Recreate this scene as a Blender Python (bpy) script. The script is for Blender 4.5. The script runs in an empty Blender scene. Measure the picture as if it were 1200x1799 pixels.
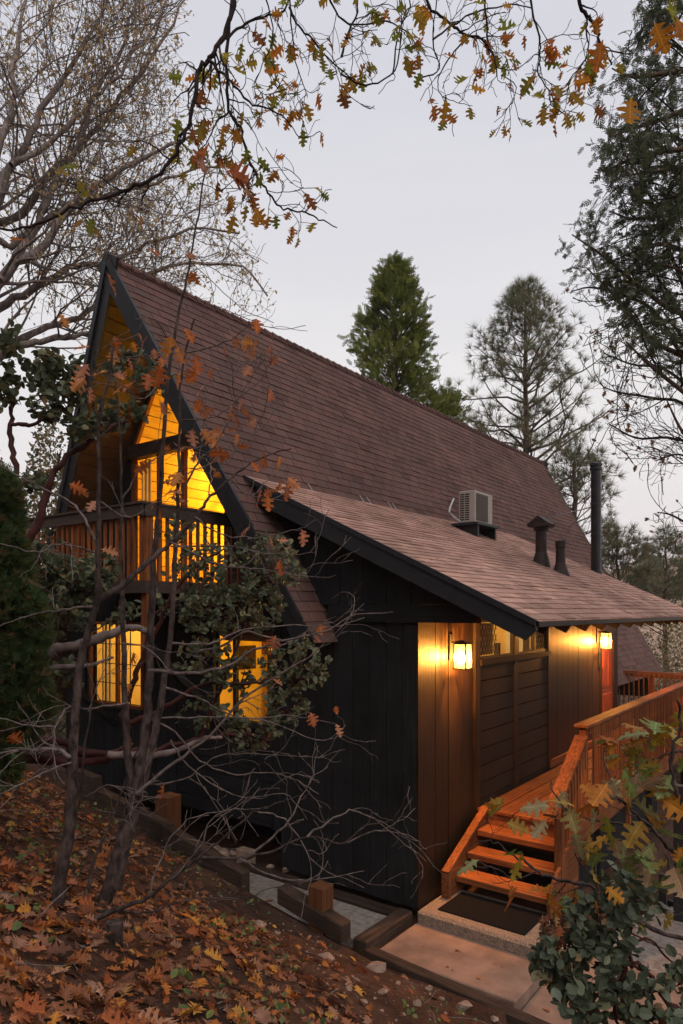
import bpy, math, random
import numpy as np
from mathutils import Vector
random.seed(7); RS = np.random.RandomState(11)
SC = bpy.context.scene; COL = SC.collection
# ---------------------------------------------------------------- camera, sky, sun, exposure
YAW = math.radians(37.083); SN, CS = math.sin(YAW), math.cos(YAW)
cam_d = bpy.data.cameras.new('camera'); cam = bpy.data.objects.new('camera', cam_d); COL.objects.link(cam)
cam_d.sensor_fit = 'HORIZONTAL'; cam_d.sensor_width = 24; cam_d.lens = 24
cam_d.shift_y = (1073 - 899.5) / 1200; cam_d.clip_start = .05; cam_d.clip_end = 3000
cam.location = (0, 0, 0); cam.rotation_euler = (math.pi / 2, 0, YAW); SC.camera = cam
SUN_EL, SUN_AZ = math.radians(50), math.radians(127)      # veiled sky light, slightly stronger from behind the right shoulder
w = bpy.data.worlds.new('World'); SC.world = w; w.use_nodes = True
nt = w.node_tree; nt.nodes.clear(); N = nt.nodes.new; L = nt.links.new
out = N('ShaderNodeOutputWorld'); bg1 = N('ShaderNodeBackground'); bg2 = N('ShaderNodeBackground'); mx = N('ShaderNodeMixShader')
sky = N('ShaderNodeTexSky'); sky.sky_type = 'NISHITA'; sky.sun_disc = False
sky.sun_elevation = SUN_EL; sky.sun_rotation = SUN_AZ; sky.dust_density = 3
bg1.inputs[1].default_value = .09; L(sky.outputs[0], bg1.inputs[0])
tc = N('ShaderNodeTexCoord'); sp = N('ShaderNodeSeparateXYZ'); L(tc.outputs['Generated'], sp.inputs[0])
cr = N('ShaderNodeValToRGB'); L(sp.outputs[2], cr.inputs[0])
e = cr.color_ramp.elements
e[0].position = 0.0; e[0].color = (.93, .85, .82, 1); e[1].position = .62; e[1].color = (.73, .735, .80, 1)
for p_, c_ in ((.10, (.92, .87, .86, 1)), (.32, (.90, .885, .885, 1))):
    x = e.new(p_); x.color = c_
# thin stratus streaks, soft and pinkish low down
mp = N('ShaderNodeMapping'); mp.inputs['Scale'].default_value = (1.2, 1.2, 9); L(tc.outputs['Generated'], mp.inputs[0])
nz = N('ShaderNodeTexNoise'); nz.inputs['Scale'].default_value = 1.7; nz.inputs['Detail'].default_value = 4; L(mp.outputs[0], nz.inputs[0])
cm = N('ShaderNodeValToRGB'); L(nz.outputs[0], cm.inputs[0])
cm.color_ramp.elements[0].position = .40; cm.color_ramp.elements[0].color = (.975, .97, .98, 1)
cm.color_ramp.elements[1].position = .66; cm.color_ramp.elements[1].color = (1.02, 1.01, 1.005, 1)
ml = N('ShaderNodeMix'); ml.data_type = 'RGBA'; ml.blend_type = 'MULTIPLY'; ml.inputs[0].default_value = 1
L(cr.outputs[0], ml.inputs[6]); L(cm.outputs[0], ml.inputs[7]); L(ml.outputs[2], bg2.inputs[0]); bg2.inputs[1].default_value = 1.0
mx.inputs[0].default_value = .93; L(bg1.outputs[0], mx.inputs[1]); L(bg2.outputs[0], mx.inputs[2]); L(mx.outputs[0], out.inputs[0])
sd = bpy.data.lights.new('sun', 'SUN'); sun = bpy.data.objects.new('sun', sd); COL.objects.link(sun)
sd.energy = 1.3; sd.angle = math.radians(45); sd.color = (1, .86, .76)
sun.rotation_euler = (math.pi / 2 - SUN_EL, 0, math.pi - SUN_AZ)
SC.view_settings.view_transform = 'Standard'; SC.view_settings.look = 'None'; SC.view_settings.gamma = 1
SC.view_settings.exposure = 0; SC.view_settings.use_curve_mapping = False
SC.render.engine = 'CYCLES'; SC.cycles.use_denoising = True; SC.cycles.max_bounces = 7; SC.cycles.diffuse_bounces = 4
SC.cycles.transparent_max_bounces = 12; SC.cycles.sample_clamp_indirect = 4; SC.cycles.use_fast_gi = False
SC.cycles.caustics_reflective = False; SC.cycles.caustics_refractive = False

# ---------------------------------------------------------------- survey: lines of sight measured in the picture, walked to real distances
def ray(u, v):
    r = (u - 600) / 1200; return np.array([r * CS - SN, r * SN + CS, -(v - 1073) / 1200])
def PX(u, v, d): return ray(u, v) * d
def proj(P):
    P = np.asarray(P, float); X, Y, Z = P[..., 0], P[..., 1], P[..., 2]
    r = X * CS + Y * SN; f = -X * SN + Y * CS; f = np.where(f < .05, .05, f)
    return 600 + 1200 * r / f, 1073 - 1200 * Z / f, f

# ---------------------------------------------------------------- materials
def newmat(name):
    m = bpy.data.materials.new(name); m.use_nodes = True; t = m.node_tree; t.nodes.clear()
    o = t.nodes.new('ShaderNodeOutputMaterial'); return m, t, o
def princ(t, o, rough=.8, spec=.3, metal=0):
    b = t.nodes.new('ShaderNodeBsdfPrincipled'); b.inputs['Roughness'].default_value = rough
    b.inputs['Specular IOR Level'].default_value = spec; b.inputs['Metallic'].default_value = metal
    t.links.new(b.outputs[0], o.inputs[0]); return b
def noise(t, scale, detail=4, vec=(1, 1, 1), rough=.55, coord='Object'):
    c = t.nodes.new('ShaderNodeTexCoord'); m = t.nodes.new('ShaderNodeMapping'); m.inputs['Scale'].default_value = vec
    t.links.new(c.outputs[coord], m.inputs[0]); n = t.nodes.new('ShaderNodeTexNoise')
    n.inputs['Scale'].default_value = scale; n.inputs['Detail'].default_value = detail; n.inputs['Roughness'].default_value = rough
    t.links.new(m.outputs[0], n.inputs[0]); return n
def rndfac(t):
    a = t.nodes.new('ShaderNodeAttribute'); a.attribute_name = 'rnd'; i = t.nodes.new('ShaderNodeObjectInfo')
    s = t.nodes.new('ShaderNodeMath'); s.operation = 'ADD'; t.links.new(a.outputs['Fac'], s.inputs[0]); t.links.new(i.outputs['Random'], s.inputs[1])
    f = t.nodes.new('ShaderNodeMath'); f.operation = 'FRACT'; t.links.new(s.outputs[0], f.inputs[0]); return f.outputs[0]
def ramp(t, fac, stops):
    r = t.nodes.new('ShaderNodeValToRGB'); t.links.new(fac, r.inputs[0]); el = r.color_ramp.elements
    el[0].position = stops[0][0]; el[0].color = (*stops[0][1], 1); el[1].position = stops[-1][0]; el[1].color = (*stops[-1][1], 1)
    for p, c in stops[1:-1]: q = el.new(p); q.color = (*c, 1)
    return r.outputs[0]
def mul(t, a, b, fac=1, mode='MULTIPLY'):
    m = t.nodes.new('ShaderNodeMix'); m.data_type = 'RGBA'; m.blend_type = mode; m.inputs[0].default_value = fac
    t.links.new(a, m.inputs[6]); t.links.new(b, m.inputs[7]); return m.outputs[2]
def bump(t, b, h, strength=.4, dist=.01):
    n = t.nodes.new('ShaderNodeBump'); n.inputs['Strength'].default_value = strength; n.inputs['Distance'].default_value = dist
    t.links.new(h, n.inputs['Height']); t.links.new(n.outputs[0], b.inputs['Normal'])
G = lambda v: (v, v, v)
def m_wood(name, c1, c2, axis, rough=.65, spec=.35, var=.35, scale=1, bs=.35):
    m, t, o = newmat(name); b = princ(t, o, rough, spec)
    v = [26, 26, 26]; v[axis] = 1.3; n = noise(t, 1.6 * scale, 5, v)
    col = ramp(t, n.outputs[0], [(.3, c1), (.7, c2)])
    rv = ramp(t, rndfac(t), [(0, G(1 - var)), (1, G(1 + var * .35))])
    n2 = noise(t, 1.7, 6, rough=.65); st = ramp(t, n2.outputs[0], [(.32, G(.55)), (.5, G(.95)), (.7, G(1.25))])
    t.links.new(mul(t, mul(t, col, rv), st), b.inputs['Base Color']); bump(t, b, n.outputs[0], bs, .006); return m
def m_plain(name, c, rough=.6, spec=.4, metal=0, nscale=0, var=.2, bs=0):
    m, t, o = newmat(name); b = princ(t, o, rough, spec, metal)
    if nscale:
        n = noise(t, nscale, 5); k = ramp(t, n.outputs[0], [(.3, tuple(x * (1 - var) for x in c)), (.7, tuple(x * (1 + var) for x in c))])
        t.links.new(k, b.inputs['Base Color'])
        if bs: bump(t, b, n.outputs[0], bs, .01)
    else: b.inputs['Base Color'].default_value = (*c, 1)
    return m
def m_leaf(name, stops, trans=.3, rough=.6, spot=.25, spec=.25, vein=False):
    m, t, o = newmat(name); b = t.nodes.new('ShaderNodeBsdfPrincipled'); b.inputs['Roughness'].default_value = rough
    b.inputs['Specular IOR Level'].default_value = spec
    col = ramp(t, rndfac(t), stops); n = noise(t, 28, 3); s = ramp(t, n.outputs[0], [(.35, G(1 - spot)), (.65, G(1 + spot * .4))])
    c = mul(t, col, s)
    if vein:      # pale midrib and side veins, browner blotches towards the lobes
        k = t.nodes.new('ShaderNodeTexCoord'); p = t.nodes.new('ShaderNodeSeparateXYZ'); t.links.new(k.outputs['Object'], p.inputs[0])
        def mt(op, a, b_=0., c_=0.):
            q = t.nodes.new('ShaderNodeMath'); q.operation = op
            for i, x in enumerate((a, b_, c_)):
                if hasattr(x, 'links'): t.links.new(x, q.inputs[i])
                else: q.inputs[i].default_value = x
            return q.outputs[0]
        ay = mt('ABSOLUTE', p.outputs[1]); sv = mt('PINGPONG', mt('MULTIPLY_ADD', ay, -.8, p.outputs[0]), .065)
        v1 = mt('LESS_THAN', ay, .014); v2 = mt('LESS_THAN', sv, .006); vv = mt('MULTIPLY_ADD', v2, .55, v1)
        c = mul(t, c, ramp(t, vv, [(0, G(1)), (1, (1.7, 1.55, 1.3))]))
        n5 = noise(t, 5, 4, coord='Object'); bl = mt('MULTIPLY_ADD', ay, .9, n5.outputs[0]); c = mul(t, c, ramp(t, bl, [(.5, G(1)), (.85, (.95, .80, .6))]))
    t.links.new(c, b.inputs['Base Color'])
    tr = t.nodes.new('ShaderNodeBsdfTranslucent'); t.links.new(c, tr.inputs[0])
    x = t.nodes.new('ShaderNodeMixShader'); x.inputs[0].default_value = trans
    t.links.new(b.outputs[0], x.inputs[1]); t.links.new(tr.outputs[0], x.inputs[2]); t.links.new(x.outputs[0], o.inputs[0]); return m
def m_shingle(name, stops):
    m, t, o = newmat(name); b = princ(t, o, .92, .15); col = ramp(t, rndfac(t), stops)
    n = noise(t, 240, 2); n2 = noise(t, .8, 4)
    c = mul(t, col, ramp(t, n.outputs[0], [(.3, G(.62)), (.7, G(1.35))])); c = mul(t, c, ramp(t, n2.outputs[0], [(.32, G(.78)), (.68, G(1.16))]))
    t.links.new(c, b.inputs['Base Color']); bump(t, b, n.outputs[0], .5, .003); return m
def m_bark(name, c1, c2, sc=14, stretch=.25, rough=.9, bs=.6):
    m, t, o = newmat(name); b = princ(t, o, rough, .2); n = noise(t, sc, 6, (1, 1, stretch)); n2 = noise(t, 2.2, 3)
    c = mul(t, ramp(t, n.outputs[0], [(.32, c1), (.68, c2)]), ramp(t, n2.outputs[0], [(.35, G(.7)), (.65, G(1.15))]))
    t.links.new(c, b.inputs['Base Color']); bump(t, b, n.outputs[0], bs, .012); return m
def m_glass(name, tint=(1, 1, 1), refl=.12):
    m, t, o = newmat(name); tr = t.nodes.new('ShaderNodeBsdfTransparent'); tr.inputs[0].default_value = (*tint, 1)
    gl = t.nodes.new('ShaderNodeBsdfGlossy'); gl.inputs['Roughness'].default_value = .03
    fr = t.nodes.new('ShaderNodeLayerWeight'); fr.inputs[0].default_value = .5
    pw = t.nodes.new('ShaderNodeMath'); pw.operation = 'POWER'; pw.inputs[1].default_value = 5; t.links.new(fr.outputs['Facing'], pw.inputs[0])
    mm = t.nodes.new('ShaderNodeMath'); mm.operation = 'MULTIPLY_ADD'; mm.inputs[1].default_value = .6; mm.inputs[2].default_value = .04; t.links.new(pw.outputs[0], mm.inputs[0])
    x = t.nodes.new('ShaderNodeMixShader'); t.links.new(mm.outputs[0], x.inputs[0]); t.links.new(tr.outputs[0], x.inputs[1]); t.links.new(gl.outputs[0], x.inputs[2])
    t.links.new(x.outputs[0], o.inputs[0]); return m
def m_emit(name, c, s):
    m, t, o = newmat(name); e_ = t.nodes.new('ShaderNodeEmission'); e_.inputs[0].default_value = (*c, 1); e_.inputs[1].default_value = s
    t.links.new(e_.outputs[0], o.inputs[0]); return m
M = {}
BLK1, BLK2 = (.005, .0055, .0065), (.018, .0185, .020)
for ax, nm in enumerate('xyz'):
    M['blk' + nm] = m_wood('black_stained_siding_' + nm, BLK1, BLK2, ax, .72, .22, .3)
    M['red' + nm] = m_wood('redwood_stain_' + nm, (.11, .030, .0085), (.30, .10, .032), ax, .68, .22, .3)
    M['pine' + nm] = m_wood('varnished_pine_' + nm, (.52, .34, .10), (.68, .47, .15), ax, .45, .4, .12, bs=.1)
    M['tim' + nm] = m_wood('weathered_timber_' + nm, (.028, .018, .013), (.078, .05, .035), ax, .9, .15, .3)
M['dkred'] = m_wood('dark_red_post', (.075, .028, .011), (.17, .065, .024), 2, .75, .2, .2)
M['wingw'] = m_wood('brown_black_vertical_siding', (.010, .0055, .003), (.032, .0150, .006), 2, .5, .3, .3, bs=.6)
M['wingh'] = m_wood('brown_black_panel_siding', (.015, .009, .0055), (.026, .016, .010), 1, .6, .25, .25)
M['soffit'] = m_wood('brown_soffit_boards', (.055, .034, .015), (.095, .058, .025), 1, .6, .3, .2)
M['trim'] = m_plain('black_trim_paint', (.014, .015, .018), .5, .4, 0, 8, .25)
M['dkbrown'] = m_wood('dark_brown_rail', (.035, .022, .016), (.065, .042, .03), 0, .6, .3, .2)
M['door'] = m_wood('red_brown_door', (.20, .04, .012), (.36, .08, .022), 2, .4, .5, .1)
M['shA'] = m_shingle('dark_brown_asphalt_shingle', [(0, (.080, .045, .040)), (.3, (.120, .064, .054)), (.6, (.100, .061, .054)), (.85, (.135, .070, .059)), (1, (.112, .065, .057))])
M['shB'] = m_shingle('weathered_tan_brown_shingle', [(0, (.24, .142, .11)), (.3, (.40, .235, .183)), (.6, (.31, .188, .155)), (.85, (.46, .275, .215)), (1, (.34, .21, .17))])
M['metal'] = m_plain('black_enamel_metal', (.018, .019, .021), .35, .5, .3, 6, .3)
M['rust'] = m_plain('rusty_dark_vent_metal', (.030, .018, .015), .6, .4, .2, 12, .5)
M['acbody'] = m_plain('beige_enamel', (.36, .31, .27), .5, .4, 0, 5, .08)
M['acdark'] = m_plain('dark_louver', (.012, .012, .012), .6)
M['acgrill'] = m_plain('taupe_grille', (.14, .11, .09), .6)
M['conc'] = m_plain('broom_finished_concrete', (.205, .133, .10), .9, .2, 0, 3.5, .32, .3)
M['concb'] = m_plain('grey_walk_concrete', (.19, .165, .145), .9, .2, 0, 14, .35, .3)
M['agg'] = m_plain('exposed_aggregate_concrete', (.20, .15, .115), .95, .2, 0, 60, .55, .6)
M['mat'] = m_plain('black_rubber_mat', (.007, .006, .006), .95, .1, 0, 40, .4, .5)
M['rock'] = m_plain('granite_rock', (.24, .17, .13), .95, .2, 0, 9, .45, .6)
M['glass'] = m_glass('window_glass')
M['lglass'], t_, o_ = newmat('seeded_lantern_glass')
a_ = t_.nodes.new('ShaderNodeBsdfTransparent'); a_.inputs[0].default_value = (1, .95, .85, 1); b_ = t_.nodes.new('ShaderNodeBsdfTranslucent'); b_.inputs[0].default_value = (1, .9, .7, 1)
x_ = t_.nodes.new('ShaderNodeMixShader'); x_.inputs[0].default_value = .06; t_.links.new(a_.outputs[0], x_.inputs[1]); t_.links.new(b_.outputs[0], x_.inputs[2]); t_.links.new(x_.outputs[0], o_.inputs[0])
M['bulb'] = m_emit('lit_bulb', (1, .62, .22), 120)
M['room'] = m_plain('warm_painted_wall', (.70, .52, .22), .8, .3, 0, 1.5, .25)
M['white'] = m_plain('grey_white_pipe', (.45, .45, .44), .5)
M['flash'] = m_plain('dull_flashing', (.20, .17, .16), .5)
M['oakbark'] = m_bark('grey_oak_bark', (.13, .105, .095), (.34, .28, .255))
M['twig'] = m_bark('dark_oak_twig', (.016, .011, .010), (.045, .03, .026), 20)
M['sapbark'] = m_bark('smooth_dark_bark', (.015, .010, .009), (.095, .068, .060), 26, .5, .9, 1.0)
M['greytwig'] = m_bark('grey_bare_twig', (.055, .042, .038), (.19, .15, .135), 30, .6)
M['manz'] = m_bark('red_manzanita_bark', (.030, .0095, .008), (.075, .022, .017), 7, 1, .55, .2)
M['deadwood'] = m_bark('silvery_dead_wood', (.09, .065, .058), (.27, .21, .19), 12, .3)
M['pinebark'] = m_bark('pine_bark', (.06, .042, .032), (.16, .11, .08))
OAKMIX = [(0, (.34, .24, .03)), (.18, (.16, .20, .03)), (.36, (.24, .24, .035)), (.55, (.50, .25, .03)), (.75, (.48, .16, .025)), (.88, (.22, .08, .03)), (1, (.56, .28, .03))]
M['l_over'] = m_leaf('autumn_oak_leaf', OAKMIX, .65, vein=True)
M['l_sap'] = m_leaf('rust_oak_leaf', [(0, (.42, .13, .03)), (.3, (.36, .10, .03)), (.5, (.44, .22, .15)), (.75, (.50, .20, .03)), (1, (.33, .15, .10))], .4, vein=True)
M['l_right'] = m_leaf('turning_oak_leaf', [(0, (.13, .19, .03)), (.22, (.19, .25, .10)), (.34, (.32, .22, .14)), (.44, (.20, .20, .03)), (.7, (.45, .20, .025)), (.86, (.33, .10, .02)), (1, (.30, .24, .05))], .3, vein=True)
M['l_litter'] = m_leaf('fallen_oak_leaf', [(0, (.13, .05, .024)), (.15, (.22, .085, .04)), (.32, (.28, .15, .10)), (.45, (.34, .095, .028)), (.6, (.07, .032, .02)), (.75, (.19, .07, .035)), (.88, (.42, .14, .025)), (.94, (.48, .24, .04)), (1, (.20, .12, .085))], .15, .75)
M['l_near'] = m_leaf('near_fallen_oak_leaf', [(0, (.16, .06, .028)), (.18, (.26, .11, .055)), (.36, (.36, .21, .145)), (.5, (.36, .10, .03)), (.62, (.10, .045, .028)), (.76, (.23, .09, .045)), (.88, (.44, .15, .03)), (.94, (.50, .25, .04)), (1, (.25, .15, .11))], .15, .75, vein=True)
M['l_manz'] = m_leaf('manzanita_leaf', [(0, (.06, .08, .045)), (.4, (.10, .12, .068)), (.7, (.13, .145, .085)), (.92, (.17, .16, .08)), (1, (.20, .13, .06))], .25, .5)
M['l_blue'] = m_leaf('blue_green_manzanita_leaf', [(0, (.055, .075, .045)), (.4, (.085, .105, .065)), (.75, (.12, .145, .095)), (.93, (.17, .18, .10)), (1, (.24, .13, .06))], .15, .5)
M['l_gold'] = m_leaf('small_golden_leaf', [(0, (.50, .34, .17)), (.4, (.56, .41, .22)), (.7, (.46, .38, .19)), (1, (.58, .33, .16))], .6)
M['l_brush'] = m_leaf('brush_leaf', [(0, (.16, .11, .06)), (.3, (.22, .16, .07)), (.55, (.12, .12, .05)), (.8, (.30, .17, .09)), (1, (.09, .10, .04))], .3)
M['n_cedar'] = m_leaf('cedar_spray', [(0, (.11, .15, .03)), (.4, (.16, .21, .04)), (.75, (.26, .29, .055)), (1, (.32, .28, .09))], .45)
M['n_dark'] = m_leaf('dark_cedar_spray', [(0, (.07, .09, .05)), (.45, (.10, .13, .07)), (.8, (.14, .16, .09)), (1, (.19, .15, .09))], .5)
M['n_pine'] = m_leaf('pine_needle', [(0, (.13, .145, .075)), (.4, (.18, .19, .10)), (.7, (.22, .22, .13)), (1, (.28, .19, .11))], .4)
M['n_jun'] = m_leaf('juniper_needle', [(0, (.035, .065, .022)), (.45, (.055, .095, .03)), (.8, (.085, .11, .035)), (1, (.17, .09, .04))], .3)
M['herb'] = m_leaf('green_herb', [(0, (.06, .10, .03)), (.5, (.09, .13, .04)), (1, (.18, .19, .05))], .25)

# ---------------------------------------------------------------- mesh builder
class MB:
    def __init__(s): s.V = []; s.F = {}; s.n = 0
    def add(s, v, f, r=None):
        v = np.asarray(v, np.float32).reshape(-1, 3); f = np.asarray(f, np.int64); k = f.shape[1]
        if r is None: r = RS.rand()
        r = np.broadcast_to(np.asarray(r, np.float32), (len(f),))
        s.F.setdefault(k, []).append((f + s.n, r)); s.V.append(v); s.n += len(v)
    def hexa(s, c, r=None):      # 8 corners: bottom 0-3 ccw, top 4-7
        s.add(c, [(0, 3, 2, 1), (4, 5, 6, 7), (0, 1, 5, 4), (1, 2, 6, 5), (2, 3, 7, 6), (3, 0, 4, 7)], r)
    def box(s, x0, x1, y0, y1, z0, z1, r=None):
        s.hexa([(x0, y0, z0), (x1, y0, z0), (x1, y1, z0), (x0, y1, z0), (x0, y0, z1), (x1, y0, z1), (x1, y1, z1), (x0, y1, z1)], r)
    def bar(s, a, b, wd, ht, up=(0, 0, 1), r=None):   # beam from a to b, wd across, ht along up
        a, b, up = (np.asarray(q, float) for q in (a, b, up)); d = b - a; d /= np.linalg.norm(d)
        sd_ = np.cross(d, up); sd_ /= np.linalg.norm(sd_); u = np.cross(sd_, d)
        c = [p + sd_ * i * wd / 2 + u * j * ht / 2 for p in (a, b) for i, j in ((-1, -1), (1, -1), (1, 1), (-1, 1))]
        s.add(c, [(3, 2, 1, 0), (4, 5, 6, 7), (0, 1, 5, 4), (1, 2, 6, 5), (2, 3, 7, 6), (3, 0, 4, 7)], r)
    def prism(s, poly, off, r=None):     # planar polygon extruded by off
        p = np.asarray(poly, float); n = len(p); r = RS.rand() if r is None else r
        s.add(np.vstack([p, p + np.asarray(off, float)]), [tuple(range(n))[::-1]], r); b = s.n - 2 * n
        s.F[n].append((np.array([tuple(range(n, 2 * n))]) + b, np.full(1, r)))
        s.F.setdefault(4, []).append((np.array([(i, (i + 1) % n, n + (i + 1) % n, n + i) for i in range(n)]) + b, np.full(n, r)))
    def tubes(s, P, R, sides=4, r=None, cap=False):   # P (K,n,3) R (K,n)
        P = np.asarray(P, float); R = np.asarray(R, float)
        if P.ndim == 2: P = P[None]; R = R[None]
        K, n, _ = P.shape
        if K == 0: return
        T = np.gradient(P, axis=1); T /= np.linalg.norm(T, axis=2, keepdims=True) + 1e-9
        ref = np.where(np.abs(T[:, :1, 2:3]) > .8, np.array([[[1., 0, 0]]]), np.array([[[0, 0, 1.]]])); ref = np.broadcast_to(ref, T.shape)
        A = np.cross(T, ref); A /= np.linalg.norm(A, axis=2, keepdims=True) + 1e-9; B = np.cross(T, A)
        an = np.arange(sides) * 2 * math.pi / sides
        V = P[:, :, None] + R[:, :, None, None] * (A[:, :, None] * np.cos(an)[:, None] + B[:, :, None] * np.sin(an)[:, None])
        i, j = np.meshgrid(np.arange(n - 1), np.arange(sides), indexing='ij'); j2 = (j + 1) % sides
        f = np.stack([i * sides + j, i * sides + j2, (i + 1) * sides + j2, (i + 1) * sides + j], -1).reshape(-1, 4)
        f = (f[None] + (np.arange(K) * n * sides)[:, None, None]).reshape(-1, 4)
        rr = np.repeat(RS.rand(K), (n - 1) * sides) if r is None else r
        s.add(V.reshape(-1, 3), f, rr)
        if cap:
            s.F.setdefault(sides, [])
            for k in range(K):
                b0 = s.n - K * n * sides + k * n * sides
                s.F[sides].append((np.array([list(range(sides))[::-1]]) + b0, np.zeros(1))); s.F[sides].append((np.array([list(range((n - 1) * sides, n * sides))]) + b0, np.zeros(1)))
    def inst(s, bv, bf, Rm, loc, rnd=None):   # bv (n,3), Rm (K,3,3) columns=axes incl. scale
        K = len(loc)
        if K == 0: return
        V = np.einsum('kij,nj->kni', Rm, bv) + np.asarray(loc)[:, None]
        for fi, f in enumerate(bf):
            f = np.asarray(f); F = (f[None] + (np.arange(K) * len(bv))[:, None, None]).reshape(-1, f.shape[1])
            r = np.repeat(RS.rand(K) if rnd is None else rnd, len(f))
            if fi == 0: s.add(V.reshape(-1, 3), F, r); base = s.n - K * len(bv)
            else: s.F.setdefault(f.shape[1], []).append((F + base, r))
    def mesh(s, name, mat, off=(0, 0, 0), smooth=False):
        V = np.vstack(s.V) - np.asarray(off, np.float32); me = bpy.data.meshes.new(name)
        loops, tot, rr = [], [], []
        for k, L_ in s.F.items():
            for f, r in L_: loops.append(f.ravel()); tot.append(np.full(len(f), k)); rr.append(r)
        loops = np.concatenate(loops).astype(np.int32); tot = np.concatenate(tot).astype(np.int32); rr = np.concatenate(rr).astype(np.float32)
        me.vertices.add(len(V)); me.vertices.foreach_set('co', V.astype(np.float32).ravel())
        me.loops.add(len(loops)); me.loops.foreach_set('vertex_index', loops)
        me.polygons.add(len(tot)); me.polygons.foreach_set('loop_start', np.concatenate([[0], np.cumsum(tot)[:-1]]).astype(np.int32))
        me.update(calc_edges=True)
        a = me.attributes.new('rnd', 'FLOAT', 'FACE'); a.data.foreach_set('value', rr)
        me.materials.append(mat)
        me.polygons.foreach_set('use_smooth', np.full(len(tot), bool(smooth)))
        me.update(); return me
    def build(s, name, mat, parent=None, smooth=False, kind=None, label=None, bevel=0):
        me = s.mesh(name, mat, worg(parent), smooth); o = bpy.data.objects.new(name, me); COL.objects.link(o)
        if parent is not None: o.parent = parent
        if kind: o['kind'] = kind
        if label: o['label'] = label
        if bevel:
            b = o.modifiers.new('b', 'BEVEL'); b.width = bevel; b.segments = 1; b.limit_method = 'ANGLE'
        return o
def worg(o):
    p = np.zeros(3)
    while o is not None: p += np.array(o.location); o = o.parent
    return p
def place(name, me, loc, parent=None, rot=None, scale=None):    # one more object on shared mesh data
    o = bpy.data.objects.new(name, me); COL.objects.link(o)
    if parent is not None: o.parent = parent
    o.location = np.asarray(loc, float) - worg(parent)
    if rot is not None: o.rotation_euler = rot
    if scale is not None: o.scale = scale if hasattr(scale, '__len__') else (scale,) * 3
    return o
def thing(name, label, cat, loc=(0, 0, 0), group=None):
    o = bpy.data.objects.new(name, None); COL.objects.link(o); o.location = tuple(float(q) for q in loc); o.empty_display_size = .1
    o['label'] = label; o['category'] = cat
    if group: o['group'] = group
    return o
def tag(o, label, cat, group=None):
    o['label'] = label; o['category'] = cat
    if group: o['group'] = group
    return o
def boxo(name, mat, par, *a, **k):
    m = MB(); m.box(*a); return m.build(name, mat, par, **k)

# ---------------------------------------------------------------- leaves and growth
HALF = [(0, .012), (.10, .03), (.15, .17), (.23, .24), (.25, .10), (.31, .08), (.37, .27), (.40, .39), (.45, .33), (.50, .38), (.50, .20), (.53, .09), (.60, .11), (.64, .29), (.70, .27), (.76, .33), (.74, .17), (.77, .07), (.84, .10), (.88, .17), (.93, .08), (1.0, 0)]
HLOW = [(0, .015), (.14, .05), (.22, .23), (.30, .08), (.42, .36), (.50, .10), (.66, .32), (.74, .08), (.86, .15), (1.0, 0)]
HALF = [(x, y * 1.15 + (.035 if .05 < x < .95 else 0)) for x, y in HALF]; HLOW = [(x, y * 1.15 + (.03 if .05 < x < .95 else 0)) for x, y in HLOW]
def oakleaf(half, fold=.12, droop=.15, twist=0.):
    v = []; f = {}; n = len(half)
    for x, _ in half: v.append((x, 0, 0))
    for sgn in (1, -1):
        for i, (x, y) in enumerate(half): v.append((x + .02 * sgn * (i % 3 - 1), sgn * y * (1 if sgn > 0 else .92), 0))
    v = np.array(v, float); x, y = v[:, 0], v[:, 1]
    v[:, 2] = fold * np.abs(y) * 1.6 - droop * x ** 2 + twist * y * x + .03 * np.sin(9 * x + 5 * y)
    q = []
    for i in range(n - 1):
        q.append((i, i + 1, n + i + 1, n + i)); q.append((i + 1, i, 2 * n + i, 2 * n + i + 1))
    return v, [np.array(q)]
LEAF_HI = [oakleaf(HALF, .15, .2), oakleaf(HALF, -.12, .35, .3), oakleaf(HALF, .3, -.1, -.4), oakleaf(HALF, .05, .5, .1)]
LEAF_LO = [oakleaf(HLOW, .15, .2), oakleaf(HLOW, -.1, .4, .3), oakleaf(HLOW, .35, -.15, -.5)]
def oval(fold=.1, w_=.36):
    h = [(0, .0), (.12, .16), (.35, .34), (.65, .36), (.88, .2), (1, 0)]; n = len(h)
    v = [(x, 0, -.08 * x * x) for x, _ in h] + [(x, y * w_ / .36, fold * y - .08 * x * x) for x, y in h] + [(x, -y * w_ / .36, fold * y - .08 * x * x) for x, y in h]
    q = [(i, i + 1, n + i + 1, n + i) for i in range(n - 1)] + [(i + 1, i, 2 * n + i, 2 * n + i + 1) for i in range(n - 1)]
    return np.array(v, float), [np.array(q)]
OVAL = oval(.25); RHOMB = (np.array([(0, 0, 0), (.45, .27, .05), (1, 0, -.05), (.45, -.27, .05)], float), [np.array([(0, 1, 2, 3)])])
def norm(a): return a / (np.linalg.norm(a, axis=-1, keepdims=True) + 1e-9)
def frames(d, size, up=None, jitter=.6, flat=None):
    """rotation+scale matrices whose x axis is d"""
    d = norm(np.asarray(d, float)); K = len(d); z = RS.randn(K, 3) * jitter + (np.array([0, 0, 1.]) if up is None else up)
    y = norm(np.cross(z, d)); z = np.cross(d, y); m = np.stack([d, y, z], -1)
    return m * np.asarray(size).reshape(-1, 1, 1)
def sph(K): return norm(RS.randn(K, 3))
def grow(S, D, Ln, n, wig=.25, up=0., curl=0.):
    """polylines from starts S along D, length Ln, n points"""
    K = len(S); P = np.zeros((K, n, 3)); P[:, 0] = S; d = norm(D); st = (Ln / (n - 1))[:, None]
    for i in range(1, n):
        d = norm(d + RS.randn(K, 3) * wig + np.array([0, 0, up])); P[:, i] = P[:, i - 1] + d * st
    return P
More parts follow.
